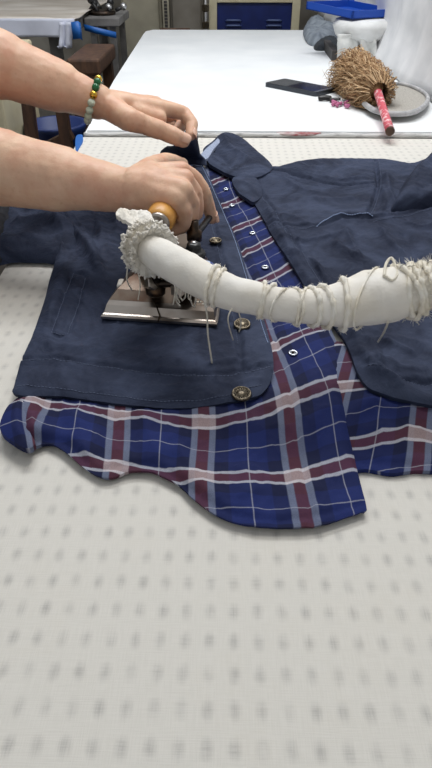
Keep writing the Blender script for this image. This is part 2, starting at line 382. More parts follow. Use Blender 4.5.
def tps(ctrl, z0):
    pts = np.array([P(c[0], c[1], z0)[:2] for c in ctrl]); val = np.array([c[2:] for c in ctrl], float); n = len(pts)
    U = lambda r2: np.where(r2 > 0, r2 * np.log(r2 + 1e-12), 0)
    K = U(((pts[:, None] - pts[None]) ** 2).sum(-1)) + np.eye(n) * 2e-5; Q = np.hstack([np.ones((n, 1)), pts])
    A = np.block([[K, Q], [Q.T, np.zeros((3, 3))]]); W = np.linalg.solve(A, np.vstack([val, np.zeros((3, 2))]))
    def f(X, Y):
        q = np.stack([X, Y], -1); k = U(((q[:, None] - pts[None]) ** 2).sum(-1)); return k @ W[:n] + np.hstack([np.ones((len(q), 1)), q]) @ W[n:]
    return f
def apply_mods(o):
    dg = bpy.context.evaluated_depsgraph_get(); me = bpy.data.meshes.new_from_object(o.evaluated_get(dg)); o.modifiers.clear(); old = o.data; o.data = me
    me.polygons.foreach_set('use_smooth', [True] * len(me.polygons)); return o
def capsule(bm, a, b, ra, rb, seg=16):
    a, b = Vector(a), Vector(b); ax = (b - a); ln = ax.length; prof = []
    for k in range(6): t = math.pi / 2 * (1 - k / 6); prof.append((ra * math.cos(t), -ra * math.sin(t)))
    for k in range(7): t = math.pi / 2 * k / 6; prof.append((rb * math.cos(t), ln + rb * math.sin(t)))
    lathe(bm, prof, seg, a, ax.normalized() if ln > 1e-6 else (0, 0, 1))
def chain(bm, pts, seg=16):
    for (a, ra), (b, rb) in zip(pts, pts[1:]): capsule(bm, a, b, ra, rb, seg)

# ================================================================== SETTING
FZ = -0.85
BY = 4.6; RX = P(432, 102).x + .012; LX = -2.6
struct(obj('floor', box((LX, -1.2, FZ - .05), (RX + .05, BY, FZ)), M['floor'], smooth=False))
struct(obj('wall_back', box((LX, BY, FZ), (RX + .05, BY + .08, 1.9)), M['wallb'], smooth=False))
struct(obj('wall_right', box((RX + .03, -1.2, FZ), (RX + .11, BY, 1.9)), M['wallr'], smooth=False))
struct(obj('wall_left', box((LX - .08, -1.2, FZ), (LX, BY, 1.9)), M['wallb'], smooth=False))

# ================================================================== TABLES
# near table: pad top following the pixels of its left edge
nb = [P(78, 137.5), P(5, 268)]
xl0, xl1 = nb[1].x, nb[0].x; yb = P(200, 137).y
dxy = (xl1 - xl0) / (nb[0].y - nb[1].y)
yf = -.42; xlf = xl0 + dxy * (yf - nb[1].y) * .4
t = thing('ironing_table', 'padded ironing table with grey spotted cotton cover under the jacket and shirt', 'table', (.1, .3, FZ))
poly = [(xlf, yf), (RX, yf), (RX, yb), (xl1, yb), (xl0, nb[1].y)]
bm = prism(bmesh.new(), poly, -.03, 0)
bmesh.ops.bevel(bm, geom=[e for e in bm.edges if all(v.co.z > -.001 for v in e.verts)], offset=.006, segments=3, affect='EDGES')
obj('padded_top', bm, M['dotted'], t, smooth=False)
pl2 = [(x * .995 + .002, y if y > 0 else y + .01) for x, y in poly]
obj('table_board', prism(bmesh.new(), pl2, -.075, -.03), M['tablewood'], t, smooth=False)
for x, y in ((xlf + .06, yf + .1), (RX - .08, yf + .1), (xl1 + .06, yb - .06), (RX - .08, yb - .06)):
    obj('leg', box((x - .022, y - .022, FZ), (x + .022, y + .022, -.075), .003), M['tablewood'], t, smooth=False)
# far table
FT = .010
fb = [P(84, 131, FT), P(440, 131, FT), P(120, 75, FT), P(148, 29.5, FT)]
yfar = fb[3].y; ync = fb[0].y
poly = [(fb[0].x, ync), (RX, ync), (RX, yfar), (fb[3].x + .02, yfar), (fb[3].x - .01, yfar - .06), (P(114, 80, FT).x, P(114, 80, FT).y)]
t = thing('pressing_table', 'smooth white covered table joined behind the ironing table', 'table', (.1, 1.9, FZ))
bm = prism(bmesh.new(), poly, -.03, FT)
bmesh.ops.bevel(bm, geom=[e for e in bm.edges if all(v.co.z > FT - .001 for v in e.verts)], offset=.006, segments=3, affect='EDGES')
obj('padded_top', bm, M['white_board'], t, smooth=False)
obj('table_board', prism(bmesh.new(), [(x * .99, y + (.01 if y < 1.5 else -.01)) for x, y in poly], -.075, -.03), M['tablewood'], t, smooth=False)
for x, y in ((fb[0].x + .06, ync + .08), (RX - .08, ync + .08), (fb[3].x + .08, yfar - .1), (RX - .08, yfar - .1)):
    obj('leg', box((x - .022, y - .022, FZ), (x + .022, y + .022, -.075), .003), M['tablewood'], t, smooth=False)
# worn rolled lip of the far cover
lp = [Vector((x, ync - .004 + .0025 * noise.noise(Vector((x * 14, 0, 0))), .004 + .003 * noise.noise(Vector((x * 9, 3, 0))))) for x in np.linspace(fb[0].x, RX - .002, 90)]
obj('rolled_edge', tube(bmesh.new(), lp, [.0052 + .0022 * noise.noise(Vector((p.x * 22, 7, 1))) for p in lp], 10, flat=.9), M['lip'], t, label='grey worn rolled edge of the cover')
def flatpatch(pix, z, hgt=.0012, step=.002):
    c = Cloth(pix, z, hgt, .002, wrinkle=.0004, wscale=60, step=step); return c
c = flatpatch([(276, 133.5), (290, 130.5), (312, 129.5), (321, 131), (318, 134), (296, 135)], .0075)
tag(c.build('fabric_scrap', M['red_stain']), 'dark red printed scrap caught under the edge of the far table cover', 'scrap')
c = flatpatch([(76, 137), (82, 135), (83, 141), (80, 147), (76, 152)], .0008)
tag(c.build('tape_strip', M['blue_tape']), 'short blue tape strip on the left corner of the ironing table', 'tape')

# ================================================================== SHIRT
SH = thing('plaid_shirt', 'navy plaid shirt with burgundy and white checks spread under the jacket', 'shirt', P(250, 440))
ctrl = [(40, 409, 0, 0), (120, 420, 1, 0), (204, 428, 2, 0), (287, 405, 3, 0), (75, 464, .55, 1), (117, 470, 1, 1), (201, 483, 2, 1), (297, 481, 3, 1), (354, 467, 3.68, 1), (333, 388, 3.6, 0),
        (270, 352, 3, -1), (305, 335, 3.55, -1), (306, 522, 3, 1.65), (202, 510, 2, 1.5), (272, 278, 3.45, -3), (300, 262, 3.95, -3), (258, 249, 3.45, -4), (284, 236, 3.95, -4), (247, 227, 3.45, -5), (225, 190, 3.4, -6.6), (250, 180, 3.9, -6.6), (286, 314, 3.4, -2)]
uvm = tps(ctrl, .004)
fr = Cloth([(4, 436), (2, 428), (8, 412), (18, 400), (40, 392), (90, 385), (150, 380), (230, 380), (255, 360), (240, 300), (228, 250), (214, 205), (205, 170), (216, 160), (236, 168), (254, 190), (272, 218), (292, 254), (308, 286), (324, 316), (338, 350), (338, 380), (342, 402), (350, 440), (356, 470), (366, 510), (362, 514), (345, 520), (318, 528), (290, 530), (258, 529), (232, 524), (212, 515), (192, 500), (180, 488), (165, 480), (150, 474), (130, 474), (112, 480), (100, 479), (84, 470), (74, 462), (62, 452), (48, 446), (34, 450), (18, 445)], .004, .0028, .002,
           folds=[([(20, 402), (34, 430), (40, 452)], .014, .012), ([(70, 410), (84, 440), (92, 472)], .016, .007), ([(118, 415), (110, 445), (106, 476)], .010, -.003), ([(140, 412), (150, 440), (158, 474)], .014, .006), ([(165, 430), (190, 470), (215, 505)], .016, .006), ([(235, 415), (240, 460), (250, 520)], .02, .004), ([(330, 380), (344, 430), (358, 500)], .010, .005), ([(300, 350), (318, 420), (330, 500)], .016, .004), ([(90, 412), (150, 425), (230, 415)], .012, .004)], seams=[[(276, 345), (290, 400), (300, 460), (312, 526)], [(30, 445), (62, 446), (84, 463), (100, 473), (130, 468), (165, 474), (195, 496), (232, 517), (290, 523), (362, 507)], [(216, 200), (246, 262), (268, 318), (276, 345)]], wrinkle=.0025, wscale=11, step=.0026)
fr.build('shirt_front', M['plaid'], SH, uvm)
rt_ctrl = [(418, 440, 5, 0), (380, 449, 4.57, 0), (345, 448, 4.2, 0), (432, 442, 5.15, 0), (355, 400, 4.2, -.8), (420, 400, 4.97, -.7), (418, 475, 5.02, .62)]
rt = Cloth([(300, 350), (345, 345), (400, 380), (460, 395), (465, 470), (440, 474), (415, 473), (392, 476), (366, 472), (350, 470), (330, 440), (310, 400)], .002, .004, .004,
           folds=[([(368, 395), (378, 430), (380, 472)], .014, .008), ([(410, 405), (404, 440), (400, 472)], .010, .004), ([(345, 430), (380, 440), (440, 432)], .012, .004)], seams=[[(350, 464), (392, 469), (450, 466)]], wrinkle=.002, wscale=11)
rt.build('shirt_back', M['plaid'], SH, tps(rt_ctrl, .002))
cf = Cloth([(3, 436), (1, 426), (10, 408), (24, 402), (34, 412), (30, 432), (36, 446), (28, 452), (14, 445)], .012, .006, .004, folds=[([(22, 404), (18, 425), (26, 446)], .007, .004)], wrinkle=.001, step=.002)
cf.build('turned_hem', M['plaid'], SH, tps([(40, 409, 0.1, .1), (10, 412, -.35, .2), (30, 440, -.1, .7), (5, 436, -.4, .6), (34, 425, 0, .45)], .012))
for px, py in ((252.5, 234), (265, 268), (293, 354), (226, 190), (232, 206)):
    q = fr.on(px, py)
    s = obj('snap_button', lathe(bmesh.new(), [(.0022, 0), (.0046, .0004), (.0052, .0016), (.0042, .0026), (.0030, .0020), (.0026, .0012), (.0006, .0012)], 20, q), M['snap'], SH)
    obj('snap_stud', lathe(bmesh.new(), [(.0018, 0), (.0018, .0022), (.0006, .003)], 12, q), M['brass_dark'], s)

# ================================================================== JACKET
JK = thing('twill_jacket', 'faded navy twill jacket lying open over the plaid shirt', 'jacket', P(200, 300))
# body back layer under the iron arm and the left sleeve
sl = Cloth([(-20, 222), (0, 214), (28, 208), (62, 202), (100, 204), (110, 225), (92, 246), (66, 262), (40, 262), (14, 262), (-4, 266), (-20, 272)], .006, .018, .012,
           folds=[([(6, 240), (40, 234), (80, 246)], .012, .010), ([(20, 215), (50, 222), (66, 250)], .012, .012), ([(0, 258), (30, 250), (52, 256)], .008, .006)], wrinkle=.004, wscale=14, ridge=.9)
sl.build('left_sleeve', M['denim'], JK)
lf = Cloth([(178, 152), (196, 150), (202, 165), (212, 185), (226, 218), (238, 245), (248, 278), (262, 316), (270, 345), (273, 362), (272, 380), (263, 395), (248, 401), (215, 407), (180, 411), (140, 409), (100, 404), (60, 399), (30, 399), (14, 396), (15, 388), (22, 364), (32, 340), (40, 318), (46, 300), (50, 282), (56, 262), (56, 246), (54, 222), (62, 206), (90, 196), (120, 184), (150, 170), (166, 158)], .009, .0045, .002,
           folds=[(f_[0], f_[1] * .85, f_[2] * 1.35) for f_ in [([(62, 208), (72, 232), (92, 262), (100, 285)], .010, .011), ([(54, 212), (64, 240), (58, 268)], .008, .009), ([(84, 205), (102, 236), (98, 262)], .010, .006), ([(70, 262), (60, 290), (48, 330)], .014, .005),
                  ([(225, 290), (232, 330), (240, 372)], .012, -.002), ([(120, 338), (170, 345), (225, 340)], .014, .0025), ([(90, 345), (150, 366), (215, 362)], .012, .002), ([(236, 250), (250, 290), (262, 335)], .008, .002), ([(200, 372), (230, 366), (262, 372)], .008, .003),
                  ([(110, 206), (118, 230), (112, 250)], .006, .003), ([(56, 300), (70, 300), (86, 292)], .005, .003), ([(40, 345), (70, 352), (110, 356)], .006, .002), ([(66, 215), (86, 240), (108, 290)], .006, .006), ([(228, 392), (245, 385), (268, 384)], .005, .002), ([(60, 380), (130, 392), (200, 390)], .007, .0012)]],
           seams=[[(22, 363), (60, 364), (110, 371), (160, 377), (215, 378), (258, 374), (271, 368)], [(186, 158), (200, 190), (212, 222), (222, 260), (232, 300), (240, 345), (240, 375)], [(74, 278), (64, 306), (52, 336), (68, 338), (78, 310), (86, 282), (74, 278)]], wrinkle=.0024, wscale=9, step=.0022, ridge=1.3, sd=.0024)
lf.build('left_front', M['denim'], JK)
rf = Cloth([(264, 166), (275, 169), (300, 163), (330, 160), (360, 160), (385, 161), (410, 165), (428, 160), (470, 150), (480, 300), (478, 418), (440, 410), (405, 403), (386, 398), (368, 390), (357, 375), (350, 356), (342, 340), (325, 318), (308, 295), (290, 265), (272, 238), (256, 208), (244, 190), (238, 178), (246, 168)], .009, .005, .0025,
           folds=[(f_[0], f_[1] * .8, f_[2] * 1.5) for f_ in [([(275, 172), (300, 178), (340, 186), (374, 180)], .008, .006), ([(262, 200), (280, 240), (310, 290), (350, 345)], .010, .004), ([(318, 228), (345, 221), (372, 224), (400, 218)], .010, .005), ([(330, 245), (350, 262), (365, 262)], .010, .006), ([(262, 225), (290, 222), (318, 236)], .010, .004), ([(372, 165), (378, 185), (372, 222)], .008, -.003),
                  ([(385, 175), (388, 198), (398, 214)], .010, .008), ([(400, 230), (412, 250), (420, 270)], .012, -.004), ([(300, 262), (330, 285), (340, 300)], .012, .003), ([(360, 330), (380, 342), (432, 350)], .012, .004), ([(356, 350), (375, 378), (410, 392)], .010, .006), ([(345, 335), (370, 352), (380, 376)], .009, .006), ([(390, 372), (410, 384), (440, 388)], .009, -.003), ([(300, 200), (330, 205), (360, 200)], .012, .004),
                  ([(270, 240), (300, 246), (335, 240), (350, 230)], .006, .004), ([(285, 255), (310, 268), (325, 285)], .006, .004), ([(345, 232), (352, 250), (362, 268)], .006, .005), ([(376, 230), (392, 250), (410, 262)], .007, .005), ([(280, 178), (300, 192), (330, 196)], .006, .003), ([(400, 225), (418, 232), (440, 228)], .006, .004), ([(378, 188), (384, 205), (376, 220)], .005, .004), ([(370, 345), (392, 350), (420, 362)], .006, .004), ([(385, 360), (400, 372), (425, 374)], .006, .003)]],
           seams=[[(268, 172), (300, 181), (340, 189), (374, 186)], [(375, 163), (377, 190), (366, 222)], [(258, 190), (280, 225), (306, 265), (340, 312), (366, 352)], [(240, 228), (270, 228), (300, 231), (318, 231), (345, 223), (372, 225), (400, 219), (440, 210)], [(366, 372), (390, 380), (440, 386)]], wrinkle=.0030, wscale=8, step=.0024, ridge=.9, sd=.003)
rf.build('right_front', M['denim'], JK)
rs = Cloth([(392, 214), (396, 200), (404, 184), (416, 172), (434, 158), (470, 146), (490, 190), (470, 208), (432, 211)], .012, .032, .009,
           folds=[([(402, 206), (418, 186), (445, 170)], .010, .008), ([(410, 212), (436, 196), (470, 186)], .008, -.006)], wrinkle=.004, wscale=14, ridge=.9)
rs.build('right_sleeve', M['denim'], JK)
# open collar leaf on the right
cl = Cloth([(203, 152), (213, 143), (224, 135), (240, 139), (256, 152), (272, 168), (266, 176), (250, 181), (232, 178), (216, 170), (208, 164)], .014, .007, .0025,
           folds=[([(222, 138), (232, 155), (258, 172)], .010, .010), ([(210, 150), (222, 160), (236, 176)], .007, -.005)], seams=[[(211, 162), (234, 174), (262, 173)]], wrinkle=.002, wscale=15, step=.0025)
cl.build('collar', M['denim'], JK)
c2 = Cloth([(198, 160), (205, 151), (214, 143), (222, 136), (222, 141), (214, 150), (207, 160)], .021, .004, .002, wrinkle=.0006, step=.002)
c2.build('collar_lining', M['lining'], JK, label='pale striped collar lining')
c3 = Cloth([(232, 182), (240, 177), (256, 180), (262, 196), (254, 204), (246, 200), (238, 194)], .013, .006, .004, folds=[([(236, 184), (250, 190), (258, 200)], .005, .004)], wrinkle=.001, step=.0025)
c3.build('collar_band', M['denim'], JK)
# the collar half pinched up by the left hand: lofted sheet
rows = [[P(158, 168, .014), P(176, 166, .016), P(193, 164, .018), P(207, 166, .016)],
        [P(160, 158, .028), P(176, 156, .036), P(192, 156, .036), P(205, 160, .024)],
        [P(163, 149, .045), P(177, 147, .058), P(190, 148, .064), P(200, 155, .035)],
        [P(176, 146, .064), P(183, 144, .082), P(191, 142, .088), P(198, 146, .06)],
        [P(184, 138, .095), P(188, 134, .106), P(192, 132, .110), P(197, 138, .088)],
        [P(187, 130, .110), P(189, 127, .116), P(193, 125, .118), P(196, 129, .106)]]
rs_ = [spline(r, 8) for r in rows]; cols = [spline([r[i] for r in rs_], 6) for i in range(len(rs_[0]))]
bm = bmesh.new(); gv = [[bm.verts.new(p + Vector((0, 0, .0015 * noise.noise(p * 60)))) for p in c] for c in cols]
for a, b in zip(gv, gv[1:]):
    for i in range(len(a) - 1): bm.faces.new((a[i], b[i], b[i + 1], a[i + 1]))
o = obj('pinched_collar', bm, M['denim'], JK); md = o.modifiers.new('s', 'SOLIDIFY'); md.thickness = .004; md.offset = 0; apply_mods(o)
# stitching threads, each one row of stitches
def stitch(cl_, poly, mat='thread', dash=.0035, gap=.0014, r=.00045, name='stitching'):
    pl = cl_.drape(poly, .0003, .0012); bm = bmesh.new(); i = 0; nd = max(2, int(dash / .0012)); ng = 1
    while i < len(pl) - 2:
        sgm = pl[i:i + nd + 1]
        if len(sgm) > 1: tube(bm, sgm, r, 5)
        i += nd + ng
    return obj(name, bm, M[mat], JK)
for p in ([(22, 366), (60, 367), (110, 374), (160, 380), (215, 381), (258, 377), (271, 371)], [(17, 391), (60, 394), (110, 400), (160, 406), (215, 402), (262, 389)],
          [(74, 278), (64, 306), (52, 336)], [(86, 282), (78, 310), (68, 338)], [(52, 336), (60, 339), (68, 338)]): stitch(lf, p)
stitch(lf, [(184, 160), (198, 192), (210, 224), (220, 262), (230, 302), (238, 347)], 'thread')
stitch(lf, [(200, 165), (214, 194), (232, 236), (245, 278), (258, 318), (268, 348)], 'pale_thread', name='edge_stitching')
for p in ([(268, 175), (300, 184), (340, 192), (374, 189)], [(378, 163), (380, 190), (369, 222)], [(256, 192), (278, 227), (304, 267), (338, 314)], [(270, 231), (300, 234), (318, 233)], [(372, 228), (400, 222), (440, 213)], [(366, 375), (390, 383), (440, 389)]): stitch(rf, p)
stitch(rf, [(316, 231), (330, 225), (346, 222), (372, 224.5)], 'pale_thread', r=.0008, name='pocket_piping')
stitch(cl, [(211, 160), (234, 172), (262, 171)])
# buttons: rimmed metal with embossed ring and shank boss
def jbutton(q, nrm=(0, 0, 1), r=.0095):
    bm = lathe(bmesh.new(), [(r * .7, 0), (r * .98, .0008), (r, .0022), (r * .93, .0034), (r * .82, .0036), (r * .76, .0024), (r * .5, .0026), (r * .44, .0036), (r * .12, .0040)], 32, q, nrm)
    b = obj('jacket_button', bm, M['brass'], JK)
    bm = bmesh.new(); n = Vector(nrm).normalized(); x = n.orthogonal().normalized(); y = n.cross(x)
    for k in range(16):
        a = 2 * math.pi * k / 16; c = Vector(q) + (x * math.cos(a) + y * math.sin(a)) * r * .63 + n * .0026; lathe(bm, [(r * .07, 0), (r * .05, .0007)], 6, c, nrm)
    obj('embossed_ring', bm, M['brass_dark'], b); return b
for px, py in ((190, 161), (215.5, 242), (242, 325.5), (241.5, 395)): jbutton(lf.on(px, py), (0, -.12 if py > 300 else 0, 1), .0088 if py < 300 else .0095)

# ================================================================== IRON
ZI = .0165
A_, B_ = P(101, 319.5, ZI), P(217, 327.5, ZI); O = (A_ + B_) / 2; ang = math.atan2((B_ - A_).y, (B_ - A_).x); Wd = (B_ - A_).length / 2
IR = thing('steam_iron', 'industrial steam iron with chrome sole resting on the jacket front', 'iron', O)
RM = Matrix.Rotation(ang, 3, 'Z')
def I(x, y, z): v = RM @ Vector((x, y, 0)); return Vector((O.x + v.x, O.y + v.y, z))
def sole(s, y0=0, n=14):
    """iron-shaped outline: straight heel, bowed sides, pointed toe"""
    pts = []; Ln = .175
    for k in range(n + 1):
        t = k / n; pts.append((Wd * s * (1 - t ** 2.2) ** .75, y0 + (Ln - y0) * t * (.96 + .04 * s)))
    lft = [(-x, y) for x, y in pts[::-1][1:]]; return pts + lft
def ring(bm, s, y0, z): return [bm.verts.new(I(x, y, z)) for x, y in sole(s, y0)]
bm = bmesh.new(); prof = [(.985, .001, ZI), (1, 0, ZI + .001), (1, 0, ZI + .004), (.975, .003, ZI + .0055), (.955, .005, ZI + .006), (.93, .011, ZI + .013), (.90, .017, ZI + .016)]
rg = [ring(bm, *p) for p in prof]
for a, b in zip(rg, rg[1:]):
    for k in range(len(a)): bm.faces.new((a[k], a[(k + 1) % len(a)], b[(k + 1) % len(a)], b[k]))
bm.faces.new(rg[0][::-1]); bm.faces.new(rg[-1])
spl = obj('soleplate', bm, M['chrome'], IR, smooth=False)
bm = bmesh.new(); prof = [(.90, .017, ZI + .0162), (.80, .030, ZI + .0230), (.62, .050, ZI + .0300), (.45, .062, ZI + .0325)]
rg = [ring(bm, *p) for p in prof]
for a, b in zip(rg, rg[1:]):
    for k in range(len(a)): bm.faces.new((a[k], a[(k + 1) % len(a)], b[(k + 1) % len(a)], b[k]))
bm.faces.new(rg[0][::-1]); bm.faces.new(rg[-1])
obj('top_cover', bm, M['scorched'], IR, smooth=False, label='heat-stained metal cover')
obj('corner_clip', bx(bmesh.new(), I(-Wd * .80, .045, ZI + .018) - Vector((.004, .008, .004)), I(-Wd * .80, .045, ZI + .018) + Vector((.004, .008, .007)), .003), M['wrap'], IR, label='white clip on the left corner')
# solder seam / cut line on the heel
obj('heel_seam', tube(bmesh.new(), [I(.0, -.001, ZI + .003), I(.001, .004, ZI + .008), I(-.004, .012, ZI + .015), I(-.010, .020, ZI + .019)], .0008, 6), M['dark_metal'], IR)
# steam valve gear
zt = ZI + .026
def vpost(px, py, z, r, h, mat, nm, parent=IR, prof=None):
    q = P(px, py, z); q.z = z
    prof = prof or [(r * .9, 0), (r * 1.1, h * .05), (r * 1.1, h * .2), (r * .7, h * .25), (r * .7, h * .5), (r, h * .55), (r, h * .75), (r * .6, h * .8), (r * .6, h)]
    return obj(nm, lathe(bmesh.new(), prof, 20, q), M[mat], parent)
vpost(156, 294, zt, .010, .045, 'dark_metal', 'valve_body'); vpost(186, 293, zt, .0105, .035, 'dark_metal', 'valve_body')
vpost(147, 272, zt, .007, .05, 'brass_dark', 'support_post'); vpost(195, 262, ZI + .022, .009, .052, 'dark_metal', 'support_post')
q = P(194, 259, .068); kn = obj('steam_knob', lathe(bmesh.new(), [(.010, 0), (.013, .002), (.0135, .006), (.011, .010), (.0085, .010), (.0085, .014), (.0075, .018), (.004, .0195)], 28, q), M['black'], IR)
obj('knob_cap', lathe(bmesh.new(), [(.0035, .0195), (.003, .0208)], 14, q), M['steel'], kn)
for a, b, r in (((140, 268, .055), (158, 280, .06), .004), ((146, 262, .07), (170, 270, .075), .005), ((158, 284, .055), (186, 288, .055), .0045), ((186, 285, .05), (196, 268, .055), .004), ((140, 256, .05), (150, 290, .045), .0035)):
    obj('steam_pipe', tube(bmesh.new(), spline([P(*a), (P(*a) + P(*b)) / 2 + Vector((0, 0, .003)), P(*b)], 5), r, 12), M['dark_metal'] if r > .004 else M['chrome'], IR)
for px, py, z in ((152, 283, .058), (168, 274, .07), (178, 290, .055), (160, 266, .075)):
    q = P(px, py, z); obj('hex_nut', lathe(bmesh.new(), [(.0075, -.004), (.0085, -.003), (.0085, .003), (.0075, .004)], 6, q, (.7, -.6, .4)), M['chrome'] if px in (152, 178) else M['brass_dark'], IR, smooth=False)
# handle, running forward from its near end
h0, h1 = P(158, 224, .104), P(178, 184, .100); hd = (h1 - h0).normalized()
prof = [(.006, 0), (.0125, .0015), (.0155, .007), (.0165, .018), (.0160, .05), (.0165, .085), (.014, .100), (.006, .104)]
HN = obj('handle', lathe(bmesh.new(), prof, 28, h0, hd), M['wood'], IR)
obj('handle_ferrule', lathe(bmesh.new(), [(.0095, -.004), (.0125, -.003), (.0130, .001), (.0120, .003)], 28, h0, hd), M['chrome'], IR)
obj('handle_bracket', tube(bmesh.new(), spline([h0 - hd * .004, h0 - hd * .016 + Vector((0, 0, -.010)), h0 - hd * .012 + Vector((0, 0, -.035)), I(-.008, .075, ZI + .028)], 8), .0055, 10, flat=.6), M['dark_metal'], IR)
obj('handle_bracket', tube(bmesh.new(), spline([h1 + hd * .01, h1 + hd * .016 + Vector((0, 0, -.016)), h1 + Vector((0, 0, -.04)), P(186, 225, ZI + .024)], 8), .0055, 10, flat=.6), M['dark_metal'], IR)
obj('trigger_lever', tube(bmesh.new(), spline([P(189, 250, .066), P(194, 238, .068), P(203, 226, .070), P(211, 214, .070), P(209, 206, .072)], 8), .0042, 10), M['black'], IR)
obj('power_cable', tube(bmesh.new(), spline([P(200, 262, .06), P(212, 266, .055), P(220, 280, .045), P(222, 296, .035), P(214, 306, .03), P(205, 300, .03)], 8), .0035, 10), M['cable_blue'], IR)
# steam hose wrapped in cotton
hz = [((142, 243), .108, .0140), ((160, 256), .110, .0165), ((185, 270), .110, .0175), ((210, 284), .108, .0165), ((232, 293), .105, .0152), ((262, 300), .101, .0146), ((290, 306), .098, .0148), ((318, 307), .096, .0160), ((345, 304), .096, .0215), ((370, 298), .097, .0245), ((395, 294), .100, .0240), ((415, 290), .104, .0210), ((440, 284), .112, .0185), ((500, 268), .135, .0185), ((600, 240), .18, .018)]
hp = [P(*a, z) for a, z, r in hz]
for xyz in ((.44, .66, .32), (.50, .72, .62), (.51, .74, 1.1), (.51, .74, 1.75)): hp.append(Vector(xyz)); hz.append((None, 0, .018)); dense = spline(hp, 10); rr = []
for i in range(len(hz) - 1):
    for k in range(10): rr.append(hz[i][2] + (hz[i + 1][2] - hz[i][2]) * k / 10)
rr.append(hz[-1][2])
bm = tube(bmesh.new(), dense, rr, 40)
ctr = {}
for v in bm.verts: v.co += (v.co - min(dense, key=lambda p: (p - v.co).length_squared)).normalized() * (.0012 * noise.fractal(v.co * 55, 1, 2, 3))
HS = obj('steam_hose', bm, M['wrap'], IR, label='thick hose wrapped in white cotton cloth')
def hose_at(px):
    best = min(range(len(dense)), key=lambda i: abs(proj(dense[i])[0] - px)); a = dense[max(best - 1, 0)]; b = dense[min(best + 1, len(dense) - 1)]
    return dense[best], (b - a).normalized(), rr[best]
def proj(p):
    q = ROT.transposed() @ (Vector(p) - cam.location); return 216 + F * q.x / -q.z, 384 - F * q.y / -q.z
def winding(px, tilt=0.0, r=.0026, fuzz=.0010, turns=1.0, mat='wrap_cream', name='binding_cord', seed=0, skew=0.0):
    c, t, R0 = hose_at(px); n = t.orthogonal().normalized()
    up = (Vector((0, 0, 1)) - t * t.z).normalized(); sd = t.cross(up); pts = []
    m = int(48 * turns)
    for k in range(m + (0 if turns == 1 else 1)):
        a = 2 * math.pi * k / 48
        c2 = c + t * (tilt * math.sin(a) + skew * a / 6.283); pts.append(c2 + (up * math.cos(a) + sd * math.sin(a)) * (R0 + r * .45 + .0006 * math.sin(5 * a + seed)))
    if turns == 1: pts.append(pts[0])
    rad = [r * .8 * (1 + .22 * math.sin(k * 1.7 + seed)) + fuzz * .6 * noise.noise(Vector((k * .9, seed, 0))) for k in range(len(pts))]
    bm = tube(bmesh.new(), pts, rad, 9, cap=turns != 1)
    rnd = random.Random(int(px) + seed)
    for p in pts[::1]:                     # short frayed fibres
        for _ in range(3):
            d = Vector((rnd.uniform(-1, 1), rnd.uniform(-1, 1), rnd.uniform(-1, 1))).normalized(); tube(bm, [p, p + d * (r + fuzz * rnd.uniform(1, 2.2))], [.00035, .0001], 3)
    return obj(name, bm, M[mat], HS)
winding(213, .006, .0024, seed=1); winding(218, .004, .0020, seed=5)
for px, tl, r in ((262, .002, .0022), (268, -.004, .0020), (297, .004, .0018), (300, -.006, .0016), (313, .002, .0026), (323, .003, .0028), (342, -.006, .0030), (283, -.008, .0012)): winding(px, tl, r, seed=int(px))
winding(368, -.026, .0012, fuzz=.0012, seed=3)
for px, tl in ((404, .010), (412, -.006), (418, .004), (424, -.004), (430, .006), (436, 0), (444, .004), (452, -.003)): winding(px, tl, .0030, fuzz=.0030, seed=int(px))
# hose end disc with gilded ring
c, t_, R0 = dense[0], (dense[1] - dense[0]).normalized(), rr[0]
obj('end_cap', lathe(bmesh.new(), [(R0 * .98, .004), (R0 * 1.04, 0), (R0 * .96, -.003), (R0 * .8, -.004), (.002, -.005)], 28, c, t_), M['wrap'], HS)
obj('gilded_ring', tube(bmesh.new(), [c - t_ * .0045 + (t_.orthogonal().normalized() * math.cos(a) + t_.cross(t_.orthogonal().normalized()) * math.sin(a)) * R0 * .72 for a in np.linspace(0, 2 * math.pi, 30)], .0011, 6), M['gold'], HS)
q_ = t_.orthogonal().normalized()
for of, rd_, rt, mt_, nm in ((.006, 1.10, .0013, 'gold', 'gilded_ring'), (.0095, 1.12, .0022, 'wrap', 'collar_ring')):
    obj(nm, tube(bmesh.new(), [c + t_ * of + (q_ * math.cos(a) + t_.cross(q_) * math.sin(a)) * R0 * rd_ for a in np.linspace(0, 2 * math.pi, 36)], rt, 8, cap=False), M[mt_], HS)
